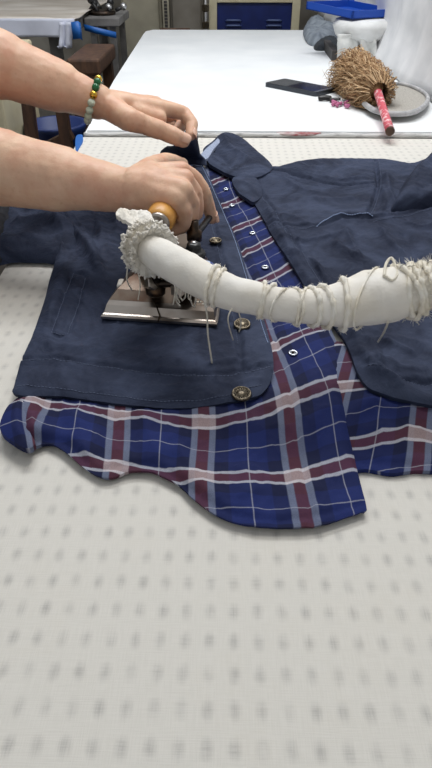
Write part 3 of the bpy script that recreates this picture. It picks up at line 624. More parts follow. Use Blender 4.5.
# frayed cotton ruffle round the hose end
def ruffle(center, axis, r0, r1, mat, seed, sweep=(0, 2 * math.pi), name='frayed_ruffle', lean=.006):
    axis = axis.normalized(); up = (Vector((0, 0, 1)) - axis * axis.z).normalized(); sd = axis.cross(up); bm = bmesh.new(); nA, nR = 160, 10; g = []
    for i in range(nA + 1):
        a = sweep[0] + (sweep[1] - sweep[0]) * i / nA; row = []
        edge = r1 * (1 + .10 * noise.noise(Vector((math.cos(a) * 2.5, math.sin(a) * 2.5, seed))) + .035 * math.sin(a * 31 + seed))
        for j in range(nR + 1):
            f = j / nR; rad = r0 + (edge - r0) * f; wob = f * (.0022 * math.sin(a * 15 + seed) + .003 * noise.noise(Vector((a * 4, f * 3, seed))))
            row.append(bm.verts.new(center + (up * math.cos(a) + sd * math.sin(a)) * rad + axis * (wob - lean * f)))
        g.append(row)
    for A, B in zip(g, g[1:]):
        for j in range(nR): bm.faces.new((A[j], B[j], B[j + 1], A[j + 1]))
    rnd = random.Random(seed)
    for row in g:
        p = row[-1].co; d0 = (row[-1].co - row[-3].co).normalized()
        for _ in range(3):
            d = (d0 + Vector((rnd.uniform(-1, 1), rnd.uniform(-1, 1), rnd.uniform(-1, 1))) * .7).normalized(); tube(bm, [p - d * .001, p + d * rnd.uniform(.001, .0032)], [.0006, .0002], 3)
    o = obj(name, bm, M[mat], HS); md = o.modifiers.new('s', 'SOLIDIFY'); md.thickness = .0014; md.offset = 0; return apply_mods(o)
ruffle(dense[1], t_, R0 * .9, .0215, 'wrap', 2, lean=-.002); ruffle(dense[3], t_, R0, .025, 'wrap', 9, lean=-.004); ruffle(dense[6], t_, rr[6] * .98, .0235, 'wrap', 14, lean=-.006)
cc = Cloth([(116, 216), (122, 210), (134, 213), (148, 214), (154, 222), (162, 232), (150, 238), (138, 234), (132, 226), (122, 222)], .118, .003, .003, wrinkle=.006, wscale=50, step=.0018)
cc.build('loose_flap', M['wrap'], HS)
# tuft and loop near right end of the hose, dangling thread ends
obj('cord_loop', tube(bmesh.new(), spline([P(384, 276, .122), P(386, 264, .124), P(391, 258, .126), P(395, 264, .124), P(397, 275, .122), P(392, 280, .12), P(386, 276, .122)], 8), .0013, 6), M['cream_cord'], HS)
def dangle(pts, r=.0009, nm='loose_thread', mat='cream_cord'): return obj(nm, tube(bmesh.new(), spline([P(*p) for p in pts], 8), r, 6), M[mat], HS)
dangle([(203, 298, .095), (207, 315, .075), (208, 335, .05), (212, 363, .018)]); dangle([(232, 308, .10), (228, 320, .09), (233, 340, .045)], .0006); dangle([(128, 265, .09), (127, 280, .07), (132, 290, .05)], .0008); dangle([(134, 262, .09), (140, 282, .07), (138, 300, .05)], .0006)
dangle([(388, 322, .085), (384, 332, .06), (378, 342, .03)], .0010); dangle([(178, 285, .095), (176, 300, .07), (180, 306, .055)], .0008); dangle([(238, 310, .09), (241, 322, .07), (239, 332, .05)], .0006)
for k in range(10):
    x = 176 + k * 3.2; dangle([(x, 284 + k * 1.6, .095), (x + random.uniform(-3, 3), 294 + k, .08), (x + random.uniform(-4, 4), 303 + random.uniform(-3, 4), .065)], .0007, 'fringe_thread')

# ================================================================== PERSON
def arm(bm, pts): chain(bm, pts, 20)
PX = -.60
body = bmesh.new()
Lw = P(98, 102, .165); L1 = P(60, 87, .185); L0 = P(0, 65, .215); Ldir = (L0 - Lw)
Lel = L0 + (L0 - L1).normalized() * .17; Lsh = Vector((PX + .02, .98, .47))
Rw = P(122, 190, .118); R1 = P(60, 179, .122); R0_ = P(0, 168, .126); Rel = Vector((-.47, R0_.y + .01, .14)); Rsh = Vector((PX + .02, .60, .47))
hipL, hipR = Vector((PX, .90, -.02)), Vector((PX, .68, -.02))
# arms
chain(body, [(Lsh, .052), (Lel, .046), (L0, .0435), (L1, .0335), (Lw, .0235)], 24)
chain(body, [(Rsh, .052), (Rel, .046), (R0_, .0465), (R1, .0385), (Rw, .0255)], 24)
# trunk, neck, head, legs
mid = Vector((PX, .79, 0))
for y in (.70, .79, .88): chain(body, [(Vector((PX, y, .42)), .085), (Vector((PX, .79 + (y - .79) * .75, .22)), .090), (Vector((PX, .79 + (y - .79) * .9, .0)), .098)], 20)
chain(body, [(Lsh, .052), (mid + Vector((0, 0, .47)), .06), (Rsh, .052)], 20)
chain(body, [(mid + Vector((0, 0, .46)), .052), (mid + Vector((.03, 0, .60)), .048)], 20)
hc = mid + Vector((.05, 0, .69))
chain(body, [(hc, .078), (hc + Vector((.035, 0, -.055)), .050)], 24); chain(body, [(hc + Vector((-.02, 0, .02)), .080), (hc, .075)], 24)
chain(body, [(hc + Vector((.078, 0, .005)), .008), (hc + Vector((.096, 0, -.022)), .012)], 12)
for s in (1, -1): chain(body, [(hc + Vector((0, s * .078, -.01)), .010), (hc + Vector((-.006, s * .084, .018)), .012)], 10)
chain(body, [(hc + Vector((.078, .018, -.052)), .006), (hc + Vector((.082, 0, -.050)), .007), (hc + Vector((.078, -.018, -.052)), .006)], 10)
for hp_ in (hipL, hipR): chain(body, [(hp_, .088), (hp_ + Vector((.01, 0, -.40)), .056), (hp_ + Vector((-.02, 0, -.76)), .036)], 18); chain(body, [(hp_ + Vector((-.03, 0, -.79)), .032), (hp_ + Vector((.12, 0, -.80)), .026)], 12)
# left hand (far), pinching the collar
CREASE = []
def digit(pts):
    for q0_, q_ , q1_ in zip(pts, pts[1:], pts[2:]): CREASE.append((np.array(P(*q_[:3])), np.array((P(*q1_[:3]) - P(*q0_[:3])).normalized()), q_[3]))
    chain(body, [(P(*p[:3]), p[3]) for p in pts], 14)
LH = dict(idx=(160, 108, .150), mid=(156, 105, .144), rng=(150, 104, .136), pky=(142, 105, .128))
for k, r in (('idx', .0125), ('mid', .0130), ('rng', .0125), ('pky', .0115)): chain(body, [(Lw + Vector((0, .004 if k != 'idx' else -.004, 0)), .020), ((Lw + P(*LH[k])) / 2, .0155), (P(*LH[k]), r)], 16)
chain(body, [(P(136, 113, .148), .016), (P(158, 119, .138), .0135)], 14)
chain(body, [(P(146, 108, .144), .014), (P(168, 115, .130), .012)], 14)
digit([(110, 108, .158, .0195), (130, 120, .150, .0165), (143, 124, .142, .0145), (163, 131, .130, .0132), (176, 137, .122, .0125), (183, 140, .117, .0105)])
chain(body, [(P(128, 108, .152), .018), (P(150, 113, .146), .0125)], 14)
digit([(160, 108, .150, .0120), (184, 113, .138, .0105), (192, 124, .126, .0105), (191, 135, .115, .0088)])
digit([(156, 105, .144, .0120), (180, 112, .130, .0115), (183, 124, .119, .0100), (176, 131, .112, .0088)])
digit([(150, 104, .136, .0118), (171, 108, .120, .0100), (176, 118, .108, .0090), (170, 124, .101, .0078)])
digit([(142, 105, .128, .0105), (158, 109, .114, .0088), (163, 116, .104, .0080), (158, 121, .098, .0070)])
# right hand (near), closed over the iron handle
RH = dict(idx=(181, 172, .131), mid=(184, 180, .131), rng=(182, 190, .127), pky=(176, 199, .120))
for k, r in (('idx', .0125), ('mid', .0130), ('rng', .0130), ('pky', .0125)): chain(body, [(Rw, .0235), ((Rw + P(*RH[k])) / 2 + Vector((0, 0, .004)), .0190), (P(*RH[k]), r)], 18)
chain(body, [(P(140, 186, .124), .024), (P(162, 182, .130), .017)], 18)
chain(body, [(P(140, 196, .116), .020), (P(160, 200, .114), .014), (P(172, 202, .114), .012)], 16)
digit([(181, 172, .131, .0125), (193, 178, .122, .0108), (203, 192, .104, .0102), (209, 207, .082, .0092), (212, 218, .066, .0080)])
digit([(184, 180, .131, .0128), (195, 194, .112, .0110), (196, 212, .090, .0102), (188, 221, .078, .0090)])
digit([(182, 190, .127, .0125), (191, 203, .108, .0112), (190, 219, .088, .0102), (181, 227, .078, .0090)])
digit([(176, 199, .120, .0118), (184, 212, .104, .0105), (183, 224, .088, .0095), (175, 230, .080, .0084)])
digit([(134, 180, .118, .016), (150, 166, .112, .0125), (168, 160, .100, .0110), (182, 164, .086, .0095)])   # thumb on the far side
PN = obj('person', body, M['skin'])
md = PN.modifiers.new('r', 'REMESH'); md.mode = 'VOXEL'; md.voxel_size = .0024; md.use_smooth_shade = True
md = PN.modifiers.new('s', 'SMOOTH'); md.factor = .5; md.iterations = 5
apply_mods(PN)
me = PN.data; n = len(me.vertices); co = np.empty(n * 3); me.vertices.foreach_get('co', co); co = co.reshape(-1, 3); no = np.empty(n * 3); me.vertices.foreach_get('normal', no); no = no.reshape(-1, 3)
disp = np.zeros(n)
ax = np.array((Rw - R0_).normalized())
for (px, py, z), wd, dp in (((126, 190, .118), .0011, .0009), ((130, 190, .118), .0011, .0009), ((134, 190, .118), .0010, .0006)):
    d = (co - np.array(P(px, py, z))) @ ax + .004 * np.sin(co[:, 2] * 120); near = np.linalg.norm(co - np.array(P(px, py, z)), axis=1) < .05
    disp -= near * dp * np.exp(-(d / wd) ** 2)
# knuckle wrinkles and tendons
def tendon(a, b, wd, h):
    global disp
    a, b = np.array(a), np.array(b); ab = b - a; t = np.clip(((co - a) @ ab) / (ab @ ab), 0, 1); d = np.linalg.norm(co - a - t[:, None] * ab, axis=1)
    disp += h * np.exp(-(np.maximum(d - .016, 0) / wd) ** 2) * (no[:, 2] > .2) * np.clip(np.sin(np.pi * t) * 2, 0, 1)
for c_, a_, r_ in CREASE:
    near = np.linalg.norm(co - c_, axis=1) < r_ * 1.35; al = (co - c_) @ a_
    for of in (-.0022, .0012): disp -= near * .0008 * np.exp(-((al - of) / .0011) ** 2)
hand = (co[:, 0] > Lw.x - .3)
nz = np.array([noise.fractal(Vector(c) * 45, 1, 2, 3) if k else 0 for c, k in zip(co, hand)]); disp += .0009 * nz
co2 = co + no * disp[:, None]; me.vertices.foreach_set('co', co2.ravel()); me.update()
tag(PN, 'person in black at the left, one hand on the iron, the other lifting the collar', 'person')
def nail(tip, prev, toward, r):
    ax_ = (Vector(tip) - Vector(prev)).normalized(); n_ = Vector(toward); n_ = (n_ - ax_ * n_.dot(ax_)).normalized(); s_ = ax_.cross(n_); bm = bmesh.new(); g = []
    for i in range(9):
        a = (i / 8 - .5) * 1.7; g.append([bm.verts.new(Vector(tip) + ax_ * (r * (-.75 + 1.55 * j / 6) - (.10 * r * (i - 4) ** 2 / 4 if j == 6 else 0)) + (n_ * math.cos(a) + s_ * math.sin(a)) * r * 1.0) for j in range(7)])
    for A, B in zip(g, g[1:]):
        for j in range(6): bm.faces.new((A[j], B[j], B[j + 1], A[j + 1]))
    o = obj('fingernail', bm, M['nail'], PN); md = o.modifiers.new('s', 'SOLIDIFY'); md.thickness = .0008; md.offset = 0; apply_mods(o)
nail(P(212, 218, .066), P(209, 207, .082), (1, -.1, .35), .0082); nail(P(191, 135, .115), P(192, 124, .126), (1, -.1, .3), .0090); nail(P(183, 140, .117), P(176, 137, .122), (.1, -.75, .7), .0106)
# clothes
def clothing(name, chains, mat, vox=.006):
    bm = bmesh.new()
    for c in chains: chain(bm, c, 20)
    o = obj(name, bm, M[mat], PN); md = o.modifiers.new('r', 'REMESH'); md.mode = 'VOXEL'; md.voxel_size = vox; md = o.modifiers.new('s', 'SMOOTH'); md.iterations = 6; apply_mods(o)
    me = o.data
    for v in me.vertices: v.co += v.normal * (.004 * noise.fractal(v.co * 14, 1, 2, 3))
    return o
ch = []
for y in (.69, .79, .89): ch.append([(Vector((PX, y, .42)), .096), (Vector((PX + .01, .79 + (y - .79) * .9, .22)), .108), (Vector((PX + .03, .79 + (y - .79) * 1.05, .0)), .122), (Vector((PX + .03, .79 + (y - .79) * 1.05, -.14)), .125)])
ch += [[(Lsh, .062), (Lsh.lerp(Lel, .85), .060)], [(Rsh, .062), (Rsh.lerp(Rel, .85), .060)], [(Lsh, .062), (mid + Vector((0, 0, .48)), .064), (Rsh, .062)]]
clothing('black_top', ch, 'top')
clothing('trousers', [[(h_ + Vector((0, 0, -.03)), .100), (h_ + Vector((.01, 0, -.40)), .072), (h_ + Vector((-.02, 0, -.74)), .058)] for h_ in (hipL, hipR)] + [[(hipL + Vector((0, 0, -.02)), .1), (hipR + Vector((0, 0, -.02)), .1)]], 'trousers')
for h_ in (hipL, hipR): clothing('shoe', [[(h_ + Vector((-.035, 0, -.785)), .042), (h_ + Vector((.13, 0, -.795)), .034)]], 'shoe', .005)
clothing('hair', [[(hc + Vector((-.03, 0, .03)), .088), (hc + Vector((-.005, 0, .045)), .082)], [(hc + Vector((-.06, 0, .0)), .06), (hc + Vector((-.075, 0, -.06)), .05)], [(hc + Vector((-.07, 0, -.02)), .045), (hc + Vector((-.11, 0, .02)), .032)]], 'hair', .004)
for s in (1, -1):
    e = hc + Vector((.073, s * .030, .012)); ey = obj('eye', lathe(bmesh.new(), [(.001, -.011), (.008, -.007), (.011, 0), (.008, .007), (.004, .010), (.001, .011)], 16, e, (1, 0, -.2)), simple('eye_white', (235, 230, 225), .2), PN); obj('iris', lathe(bmesh.new(), [(.005, .0088), (.003, .0112), (.0005, .0118)], 14, e, (1, 0, -.2)), M['brass_dark'], ey)
# the dark overlay of the garment against the table edge
ap = Cloth([(-60, 190), (-10, 196), (10, 205), (16, 214), (14, 232), (6, 250), (-4, 264), (-60, 270)], .010, .030, .015, folds=[([(6, 206), (8, 225), (0, 250)], .006, .006), ([(-2, 206), (0, 225), (-8, 250)], .006, .005)], wrinkle=.003, wscale=20)
ap.build('shirt_hem', M['top'], PN, label='black shirt hem resting on the table edge')
# bracelet of beads round the left wrist
bax = (L1 - Lw).normalized(); bc = Lw.lerp(L1, .13); up = (Vector((0, 0, 1)) - bax * bax.z).normalized(); sd = bax.cross(up)
BR = thing('bead_bracelet', 'pale jade bead bracelet with gold and green beads on the far wrist', 'bracelet', bc)
nb_ = 17; rb = .0290; side = -1 if (proj(bc + sd * .03)[1] > proj(bc)[1]) else 1
for k in range(nb_):
    a = 2 * math.pi * k / nb_; q = bc + (up * math.cos(a) + sd * math.sin(a)) * rb
    mt = 'gold' if k in (0, 14, 3) else 'green' if k in (1, 16, 2, 15) else 'jade'
    bm = lathe(bmesh.new(), [(.0008, -.0054), (.0034, -.0044), (.0050, -.0022), (.0054, 0), (.0050, .0022), (.0034, .0044), (.0008, .0054)], 14, q, (up * -math.sin(a) + sd * math.cos(a)))
    o = obj('bead', bm, M[mt], BR)
    if mt != 'jade': o['label'] = 'gold bead' if mt == 'gold' else 'dark green bead'
obj('bracelet_cord', tube(bmesh.new(), [bc + (up * math.cos(a) + sd * math.sin(a)) * rb for a in np.linspace(0, 2 * math.pi, 40)], .0006, 5), M['green'], BR)
# ================================================================== THINGS ON THE FAR TABLE
z0 = FT
# smartphone
a, b, d = P(264, 86.5, z0), P(316, 97, z0), P(281, 81.5, z0); ex = (b - a); Lx = ex.length; ex.normalize(); ey = Vector((-ex.y, ex.x, 0)); Ly = abs((d - a).dot(ey))
t = thing('smartphone', 'black smartphone lying face up on the white far table', 'phone', (a + b) / 2)
def rbox(o, ex, ey, lx, ly, za, zb, rad, bm=None):
    pts = []
    for cx, cy, s in ((lx - rad, rad, -90), (lx - rad, ly - rad, 0), (rad, ly - rad, 90), (rad, rad, 180)):
        for k in range(5): an = R(s + 90 * k / 4); pts.append(o + ex * (cx + rad * math.cos(an)) + ey * (cy + rad * math.sin(an)))
    return prism(bm or bmesh.new(), pts, za, zb)
obj('phone_body', rbox(a, ex, ey, Lx, Ly, z0, z0 + .010, .010), M['phone_side'], t, smooth=False)
obj('glass_face', rbox(a + ex * .003 + ey * .003, ex, ey, Lx - .006, Ly - .006, z0 + .010, z0 + .0108, .008), M['phone_case'], t, smooth=False)  # glass base colour lightened to grey, standing in for its reflection
obj('screen', rbox(a + ex * Lx * .42 + ey * .006, ex, ey, Lx * .5, Ly - .012, z0 + .0108, z0 + .0111, .004), M['screen'], t, smooth=False)
# key bundle
t = thing('key_bundle', 'small key bundle with dark fob and pink charm beside the phone', 'keys', P(330, 102, z0))
k0, k1 = P(318, 101, z0), P(331, 101, z0)
obj('key_fob', tube(bmesh.new(), spline([k0 + Vector((0, 0, .006)), (k0 + k1) / 2 + Vector((0, 0, .008)), k1 + Vector((0, 0, .006))], 5), [.004] + [.007] * 9 + [.005], 10, flat=.7), M['black'], t)
obj('key_fob', tube(bmesh.new(), spline([P(330, 100, z0 + .006), P(340, 100, z0 + .008)], 5), .0055, 10), M['darkbox'], t)
obj('key_ring', tube(bmesh.new(), [P(341, 101, z0 + .005) + Vector((.012 * math.cos(a), .012 * math.sin(a), .002 * math.sin(2 * a))) for a in np.linspace(0, 6.283, 24)], .0012, 6), M['steel'], t)
for q in ((346, 99, 355, 103), (343, 103, 352, 107)):
    p, r_ = P(q[0], q[1], z0 + .004), P(q[2], q[3], z0 + .003); dd = (r_ - p).normalized(); bm = tube(bmesh.new(), [p, p.lerp(r_, .6)], .004, 6, flat=.35); lathe(bm, [(.001, -.001), (.008, -.001), (.008, .001), (.001, .001)], 14, p); obj('key', bm, M['steel'], t)
bm = bmesh.new(); rnd = random.Random(4)
for k in range(9):
    p = P(332 + rnd.random() * 17, 102.5 + rnd.random() * 4, z0 + .006); capsule(bm, p, p + Vector((rnd.uniform(-.008, .008), rnd.uniform(-.01, .01), .002)), .005, .004, 10)
obj('pink_charm', bm, M['pink_charm'], t)
# duster
t = thing('bristle_duster', 'tan bristle duster with pink patterned handle on the far table', 'duster', P(365, 85, z0))
n0, n1 = P(378, 93, z0 + .045), P(390, 131, z0 + .016)
obj('handle', tube(bmesh.new(), [n0, n0.lerp(n1, .3), n0.lerp(n1, .8), n1], [.0095, .0088, .0092, .0092], 16), M['pink'], t)
obj('handle_cap', lathe(bmesh.new(), [(.0094, -.002), (.0098, .002), (.006, .0035), (.001, .0038)], 16, n1, (n1 - n0)), M['darkwood'], t)
cA, cB = P(342, 64, z0 + .040), P(375, 89, z0 + .045)
axd = (cA - cB).normalized(); Lb = (cA - cB).length
bm = bmesh.new(); capsule(bm, cA.lerp(cB, .2), cB, .032, .020, 24)
for v in bm.verts: v.co.z = max(v.co.z, z0 + .002)
obj('bristle_core', bm, M['bristle'], t)
rnd = random.Random(11); u_ = (Vector((0, 0, 1)) - axd * axd.z).normalized(); v_ = axd.cross(u_)
def mop(cnt, rw):
    bm = bmesh.new()
    for k in range(cnt):
        f0 = rnd.uniform(-.12, .55); th = rnd.uniform(0, 6.283); th2 = th + rnd.gauss(0, .5); R_ = rnd.uniform(.036, .078) * (.75 + .3 * f0); ln = rnd.uniform(.05, .135)
        clump = .35 * noise.noise(Vector((math.cos(th) * 3, math.sin(th) * 3, f0 * 4)))
        pts = []
        for i in range(5):
            s = i / 4; f = f0 * Lb + s * ln * (.7 + .3 * rnd.random()); rr_ = .018 + (R_ - .018) * min(1, s * 2.2 + .15) + s * s * .012 * rnd.uniform(-1, 1); an = th + (th2 - th) * s + clump * s
            p = cB + axd * f + (u_ * math.cos(an) + v_ * math.sin(an)) * rr_; p.z -= .022 * s * s; p.z = max(p.z, z0 + .002 + .004 * rnd.random()); pts.append(p)
        tube(bm, pts, [rw, rw * 1.1, rw, rw * .7, rw * .2], 3, cap=False)
    return bm
obj('bristles', mop(1500, .0011), M['bristle'], t, kind='stuff'); obj('pale_bristles', mop(1300, .0010), M['bristle_light'], t, kind='stuff')
# grey hoop with netting
t = thing('netted_hoop', 'grey taped hoop frame with netting lying beside the duster', 'hoop', P(395, 103, z0))
hpx = [(362, 99), (368, 91), (382, 87), (398, 84), (412, 87), (424, 93), (428, 99), (424, 106), (414, 112), (400, 114), (384, 113), (370, 108)]
hl = resample(spline([P(x, y, z0 + .018) for x, y in hpx], 8, True), .006, True)
bm = tube(bmesh.new(), hl + [hl[0]], .0062, 12, cap=False, flat=.8)
for v in bm.verts: v.co.z = max(v.co.z, z0 + .006)
obj('hoop_frame', bm, M['grey_frame'], t)
cen = sum(hl, Vector()) / len(hl); bm = bmesh.new()
cv = bm.verts.new(cen - Vector((0, 0, .012))); rv = [bm.verts.new(p - Vector((0, 0, .002))) for p in hl]
for k in range(len(rv)): bm.faces.new((cv, rv[k], rv[(k + 1) % len(rv)]))
bmesh.ops.subdivide_edges(bm, edges=bm.edges[:], cuts=3, use_grid_fill=True)
obj('netting', bm, M['grey_mesh'], t)
obj('frame_tail', tube(bmesh.new(), spline([P(364, 104, z0 + .010), P(354, 102, z0 + .006), P(346, 101, z0 + .004)], 6), .005, 8), M['grey_frame'], t)
# padded puff iron at the back right, blue tray lying on it
g = P(362, 60, z0).y + .02
base = V(362, 55, g); topz = V(362, 19, g).z; rad = abs(V(393, 20, g).x - V(333, 20, g).x) / 2 * 1.1
t = thing('puff_buck', 'round white padded pressing buck behind the duster under the blue tray', 'pressing buck', (base.x, g, z0))
prof = [(rad * .30, z0), (rad * .26, z0 + .05), (rad * .34, topz - .075), (rad * .66, topz - .066), (rad * .9, topz - .044), (rad, topz - .018), (rad * .92, topz), (rad * .4, topz + .006), (.002, topz + .007)]
obj('padded_head', lathe(bmesh.new(), prof[3:], 40, (base.x, g, 0)), M['puff'], t); obj('pedestal', lathe(bmesh.new(), prof[:4], 24, (base.x, g, 0)), M['darkbox'], t)
# hanging cloths below it
def drop(name, px0, px1, ytop, ybot, gg, mat, label, cat, amp=.01, n=6, seed=1, thick=.004, parent=None):
    bm = bmesh.new(); rows = []
    for j in range(13):
        row = []
        for i in range(25):
            u = i / 24; vv = j / 12; q = V(px0 + (px1 - px0) * u, ytop + (ybot - ytop) * vv + 1.5 * math.sin(u * 5 + seed) * vv, gg); q.y += amp * (.35 + .65 * vv) * math.sin(u * n * math.pi + seed) + amp * .5 * noise.noise(Vector((u * 4, vv * 3, seed)))
            q.z = max(q.z, z0 + .003) if gg < yfar else q.z; row.append(bm.verts.new(q))
        rows.append(row)
    for A, B in zip(rows, rows[1:]):
        for i in range(24): bm.faces.new((A[i], A[i + 1], B[i + 1], B[i]))
    o = obj(name, bm, M[mat], parent); md = o.modifiers.new('s', 'SOLIDIFY'); md.thickness = thick; apply_mods(o)
    return tag(o, label, cat) if not parent else o
drop('white_towel', 338, 358, 34, 57, g - rad * .72, 'towel', 'white towel hanging from the left of the round pressing buck', 'towel', .012, 2.3, 2)
drop('white_cloth', 360, 376, 36, 60, g - rad * .78, 'towel', 'crumpled white cloth hanging from the middle of the round pressing buck', 'cloth', .012, 1.8, 5)
# blue tray
tg = g - .01; T0 = V(306, 5, tg + .05); zt_ = topz + .008
ta, tb, tc_, td = P(306, 9, zt_ + .012), P(352, 19, zt_), P(396, 17, zt_), P(340, -6, zt_ + .012)
t = thing('blue_tray', 'flat blue plastic tray resting on the round pressing buck', 'tray', (ta + tc_) / 2)
nx, ny = (tb - ta), (td - ta)
def quad(o, a, b, h, bm):
    vs = [o, o + a, o + a + b, o + b]; lo = [bm.verts.new(v) for v in vs]; hi = [bm.verts.new(v + Vector((0, 0, h))) for v in vs]
    bm.faces.new(lo[::-1]); bm.faces.new(hi)
    for k in range(4): bm.faces.new((lo[k], lo[(k + 1) % 4], hi[(k + 1) % 4], hi[k]))
    return bm
B2 = Vector((tc_ - tb)); 
obj('tray_floor', quad(ta, nx, B2, .003, bmesh.new()), M['bluetray'], t, smooth=False)
bm = bmesh.new(); e1 = nx.normalized() * .006; e2 = B2.normalized() * .006
quad(ta, nx, e2, .022, bm); quad(ta + B2 - e2, nx, e2, .022, bm); quad(ta, e1, B2, .022, bm); quad(ta + nx - e1, e1, B2, .022, bm)
obj('tray_rim', bm, M['bluetray'], t, smooth=False)
q = P(348, 6, zt_ + .006); tag(obj('blue_block', box(q + Vector((-.025, -.012, 0)), q + Vector((.02, .012, .06)), .004), M['bluetray'], smooth=False), 'dark blue upright plastic piece standing in the blue tray', 'block')
# rags left of the buck
c = Cloth([(303, 34), (306, 27), (318, 24), (330, 28), (338, 34), (334, 42), (320, 46), (308, 44)], z0 + .002, .045, .03, folds=[([(306, 30), (320, 34), (334, 38)], .02, .016), ([(312, 42), (320, 34), (326, 26)], .02, -.012)], wrinkle=.012, wscale=9, step=.008)
tag(c.build('grey_rag', M['rag']), 'crumpled grey rag at the back beside the pressing buck', 'rag')
c = Cloth([(314, 46), (322, 42), (336, 41), (338, 47), (326, 50), (316, 50)], z0 + .002, .022, .014, wrinkle=.006, wscale=14, step=.006)
tag(c.build('dark_rag', M['darkrag']), 'small dark rag in front of the grey rag', 'rag')
q0 = P(329, 49, z0); q1 = P(338, 61, z0); dd = (q1 - q0).normalized(); sx = Vector((dd.y, -dd.x, 0)) * .022
bm = quad(q0 + Vector((0, 0, 0)), q1 - q0, sx, .03, bmesh.new())
tag(obj('flat_dark_box', bm, M['darkbox'], smooth=False), 'narrow dark box lying between dark rag and duster', 'box')
# crumpled plastic sheet over right wall
bm = bmesh.new(); rows = []
ys = np.linspace(.2, 4.2, 90); zs = np.linspace(z0 + .004, .9, 34)
for y in ys:
    row = []
    for z in zs:
        fo = .022 * noise.fractal(Vector((y * 3.2, z * 2.2, 5)), 1, 2, 4) + .010 * math.sin(y * 16 + 5 * z + 3 * noise.noise(Vector((y, z, 0)))); bulge = .035 * max(0, 1 - z / .12) * max(0, min(1, (y - 1.35) / .5))
        row.append(bm.verts.new((RX + .004 - abs(fo) * (.4 if y < 1.4 else 1) - bulge - max(0, min(1, (y - 1.6) / .8)) * .06, y, z)))
    rows.append(row)
for A, B in zip(rows, rows[1:]):
    for i in range(len(A) - 1): bm.faces.new((A[i], A[i + 1], B[i + 1], B[i]))
o = obj('wall_sheet', bm, M['sheet_r']); md = o.modifiers.new('s', 'SOLIDIFY'); md.thickness = .003; md.offset = 1; apply_mods(o)
tag(o, 'crumpled white plastic sheet hanging on the right wall behind the hoop', 'sheet')

# ================================================================== BACK OF THE ROOM
gb = yfar + .55
def panel(px0, px1, g, zb, zt, dep=.3):
    a = V(px0, 15, g); b = V(px1, 15, g); return box((a.x, g, zb), (b.x, g + dep, zt), .004)
# cream framed machine with blue louvred door
g = gb; a, b = V(209, 10, g), V(300, 10, g); zl = FZ; zh = V(250, -30, g).z
t = thing('machine_cabinet', 'cream machine cabinet with blue louvred panel behind the white table', 'cabinet', ((a.x + b.x) / 2, g + .2, FZ))
fwid = V(217, 10, g).x - a.x; ztp = V(250, 2.5, g).z
obj('cabinet_body', box((a.x + .01, g + .03, FZ), (b.x - .01, g + .45, zh - .01), .004), M['cream'], t, smooth=False)
bm = bmesh.new()
bx(bm, (a.x, g - .012, FZ), (a.x + fwid, g + .03, zh), .003); bx(bm, (b.x - fwid, g - .012, FZ), (b.x, g + .03, zh), .003); bx(bm, (a.x + fwid, g - .012, ztp), (b.x - fwid, g + .03, zh), .003); bx(bm, (a.x + fwid, g - .012, FZ), (b.x - fwid, g + .03, FZ + .12), .003)
obj('cabinet_frame', bm, M['cream'], t, smooth=False)
pn = obj('louvred_panel', box((a.x + fwid, g + .004, FZ + .12), (b.x - fwid, g + .03, ztp), .002), M['bluepanel'], t, smooth=False)
for px in (233.5, 274):
    for py in (20.2, 25.4, 30.4, 35.6):
        q = V(px, py, g); bm = tube(bmesh.new(), [q + Vector((-.038, -.001, -.004)), q + Vector((-.030, -.008, 0)), q + Vector((.030, -.008, 0)), q + Vector((.038, -.001, -.004))], .0045, 8); obj('louvre', bm, M['louvre'], pn)
# pipe with valve left of it
q = V(205.5, 10, g - .05); t = thing('steam_pipe_riser', 'thin steel pipe with brass fittings left of the cream machine cabinet', 'pipe', (q.x, g - .05, FZ))
obj('pipe', tube(bmesh.new(), [Vector((q.x, g - .05, FZ)), Vector((q.x, g - .05, .6))], .009, 12), M['steel'], t)
for py in (8, 25):
    z = V(205, py, g - .05).z; obj('fitting', lathe(bmesh.new(), [(.012, -.016), (.018, -.013), (.018, .013), (.012, .016)], 8, (q.x, g - .05, z)), M['brass'], t, smooth=False)
# tan locker, grey locker
def locker(px0, px1, g, mat, label, top=.7):
    a, b = V(px0, 10, g), V(px1, 10, g); t = thing('metal_locker', label, 'locker', ((a.x + b.x) / 2, g + .2, FZ))
    obj('locker_body', box((a.x, g + .02, FZ), (b.x, g + .4, top), .006), M[mat], t, smooth=False)
    dr = obj('locker_door', box((a.x + .012, g, FZ + .05), (b.x - .012, g + .02, top - .03), .004), M[mat], t, smooth=False)
    obj('door_handle', box((b.x - .05, g - .015, .25), (b.x - .03, g, .33), .003), M['steel'], dr); return t
locker(121, 161, gb + .1, 'cabinet', 'tall tan metal locker behind the left end of the white table'); locker(170, 203, gb + .15, 'cabinet2', 'tall grey metal locker left of the steel pipe')
# slotted upright
a, b = V(162.5, 10, gb), V(169, 10, gb); t = thing('slotted_post', 'slotted grey metal shelving post between the two lockers', 'post', ((a.x + b.x) / 2, gb, FZ))
bm = bx(bmesh.new(), (a.x, gb, FZ), (b.x, gb + .03, .7), .003); obj('post', bm, M['cabinet'], t, smooth=False)
for k in range(14):
    z = V(165, 2 + k * 3.4, gb).z; o = obj('slot', box(((a.x + b.x) / 2 - .008, gb - .002, z - .006), ((a.x + b.x) / 2 + .008, gb + .004, z + .006)), M['darkbox'], t, smooth=False)
# red-brown rail lying behind the table edge
q0, q1 = V(160, 31, yfar + .12), V(190, 27, yfar + .12)
tag(obj('wooden_rail', tube(bmesh.new(), [Vector((q0.x, q0.y, q0.z)), Vector((q1.x, q1.y, q0.z))], .012, 8), M['darkwood']), 'red brown wooden rail behind the back edge of the white table', 'rail')

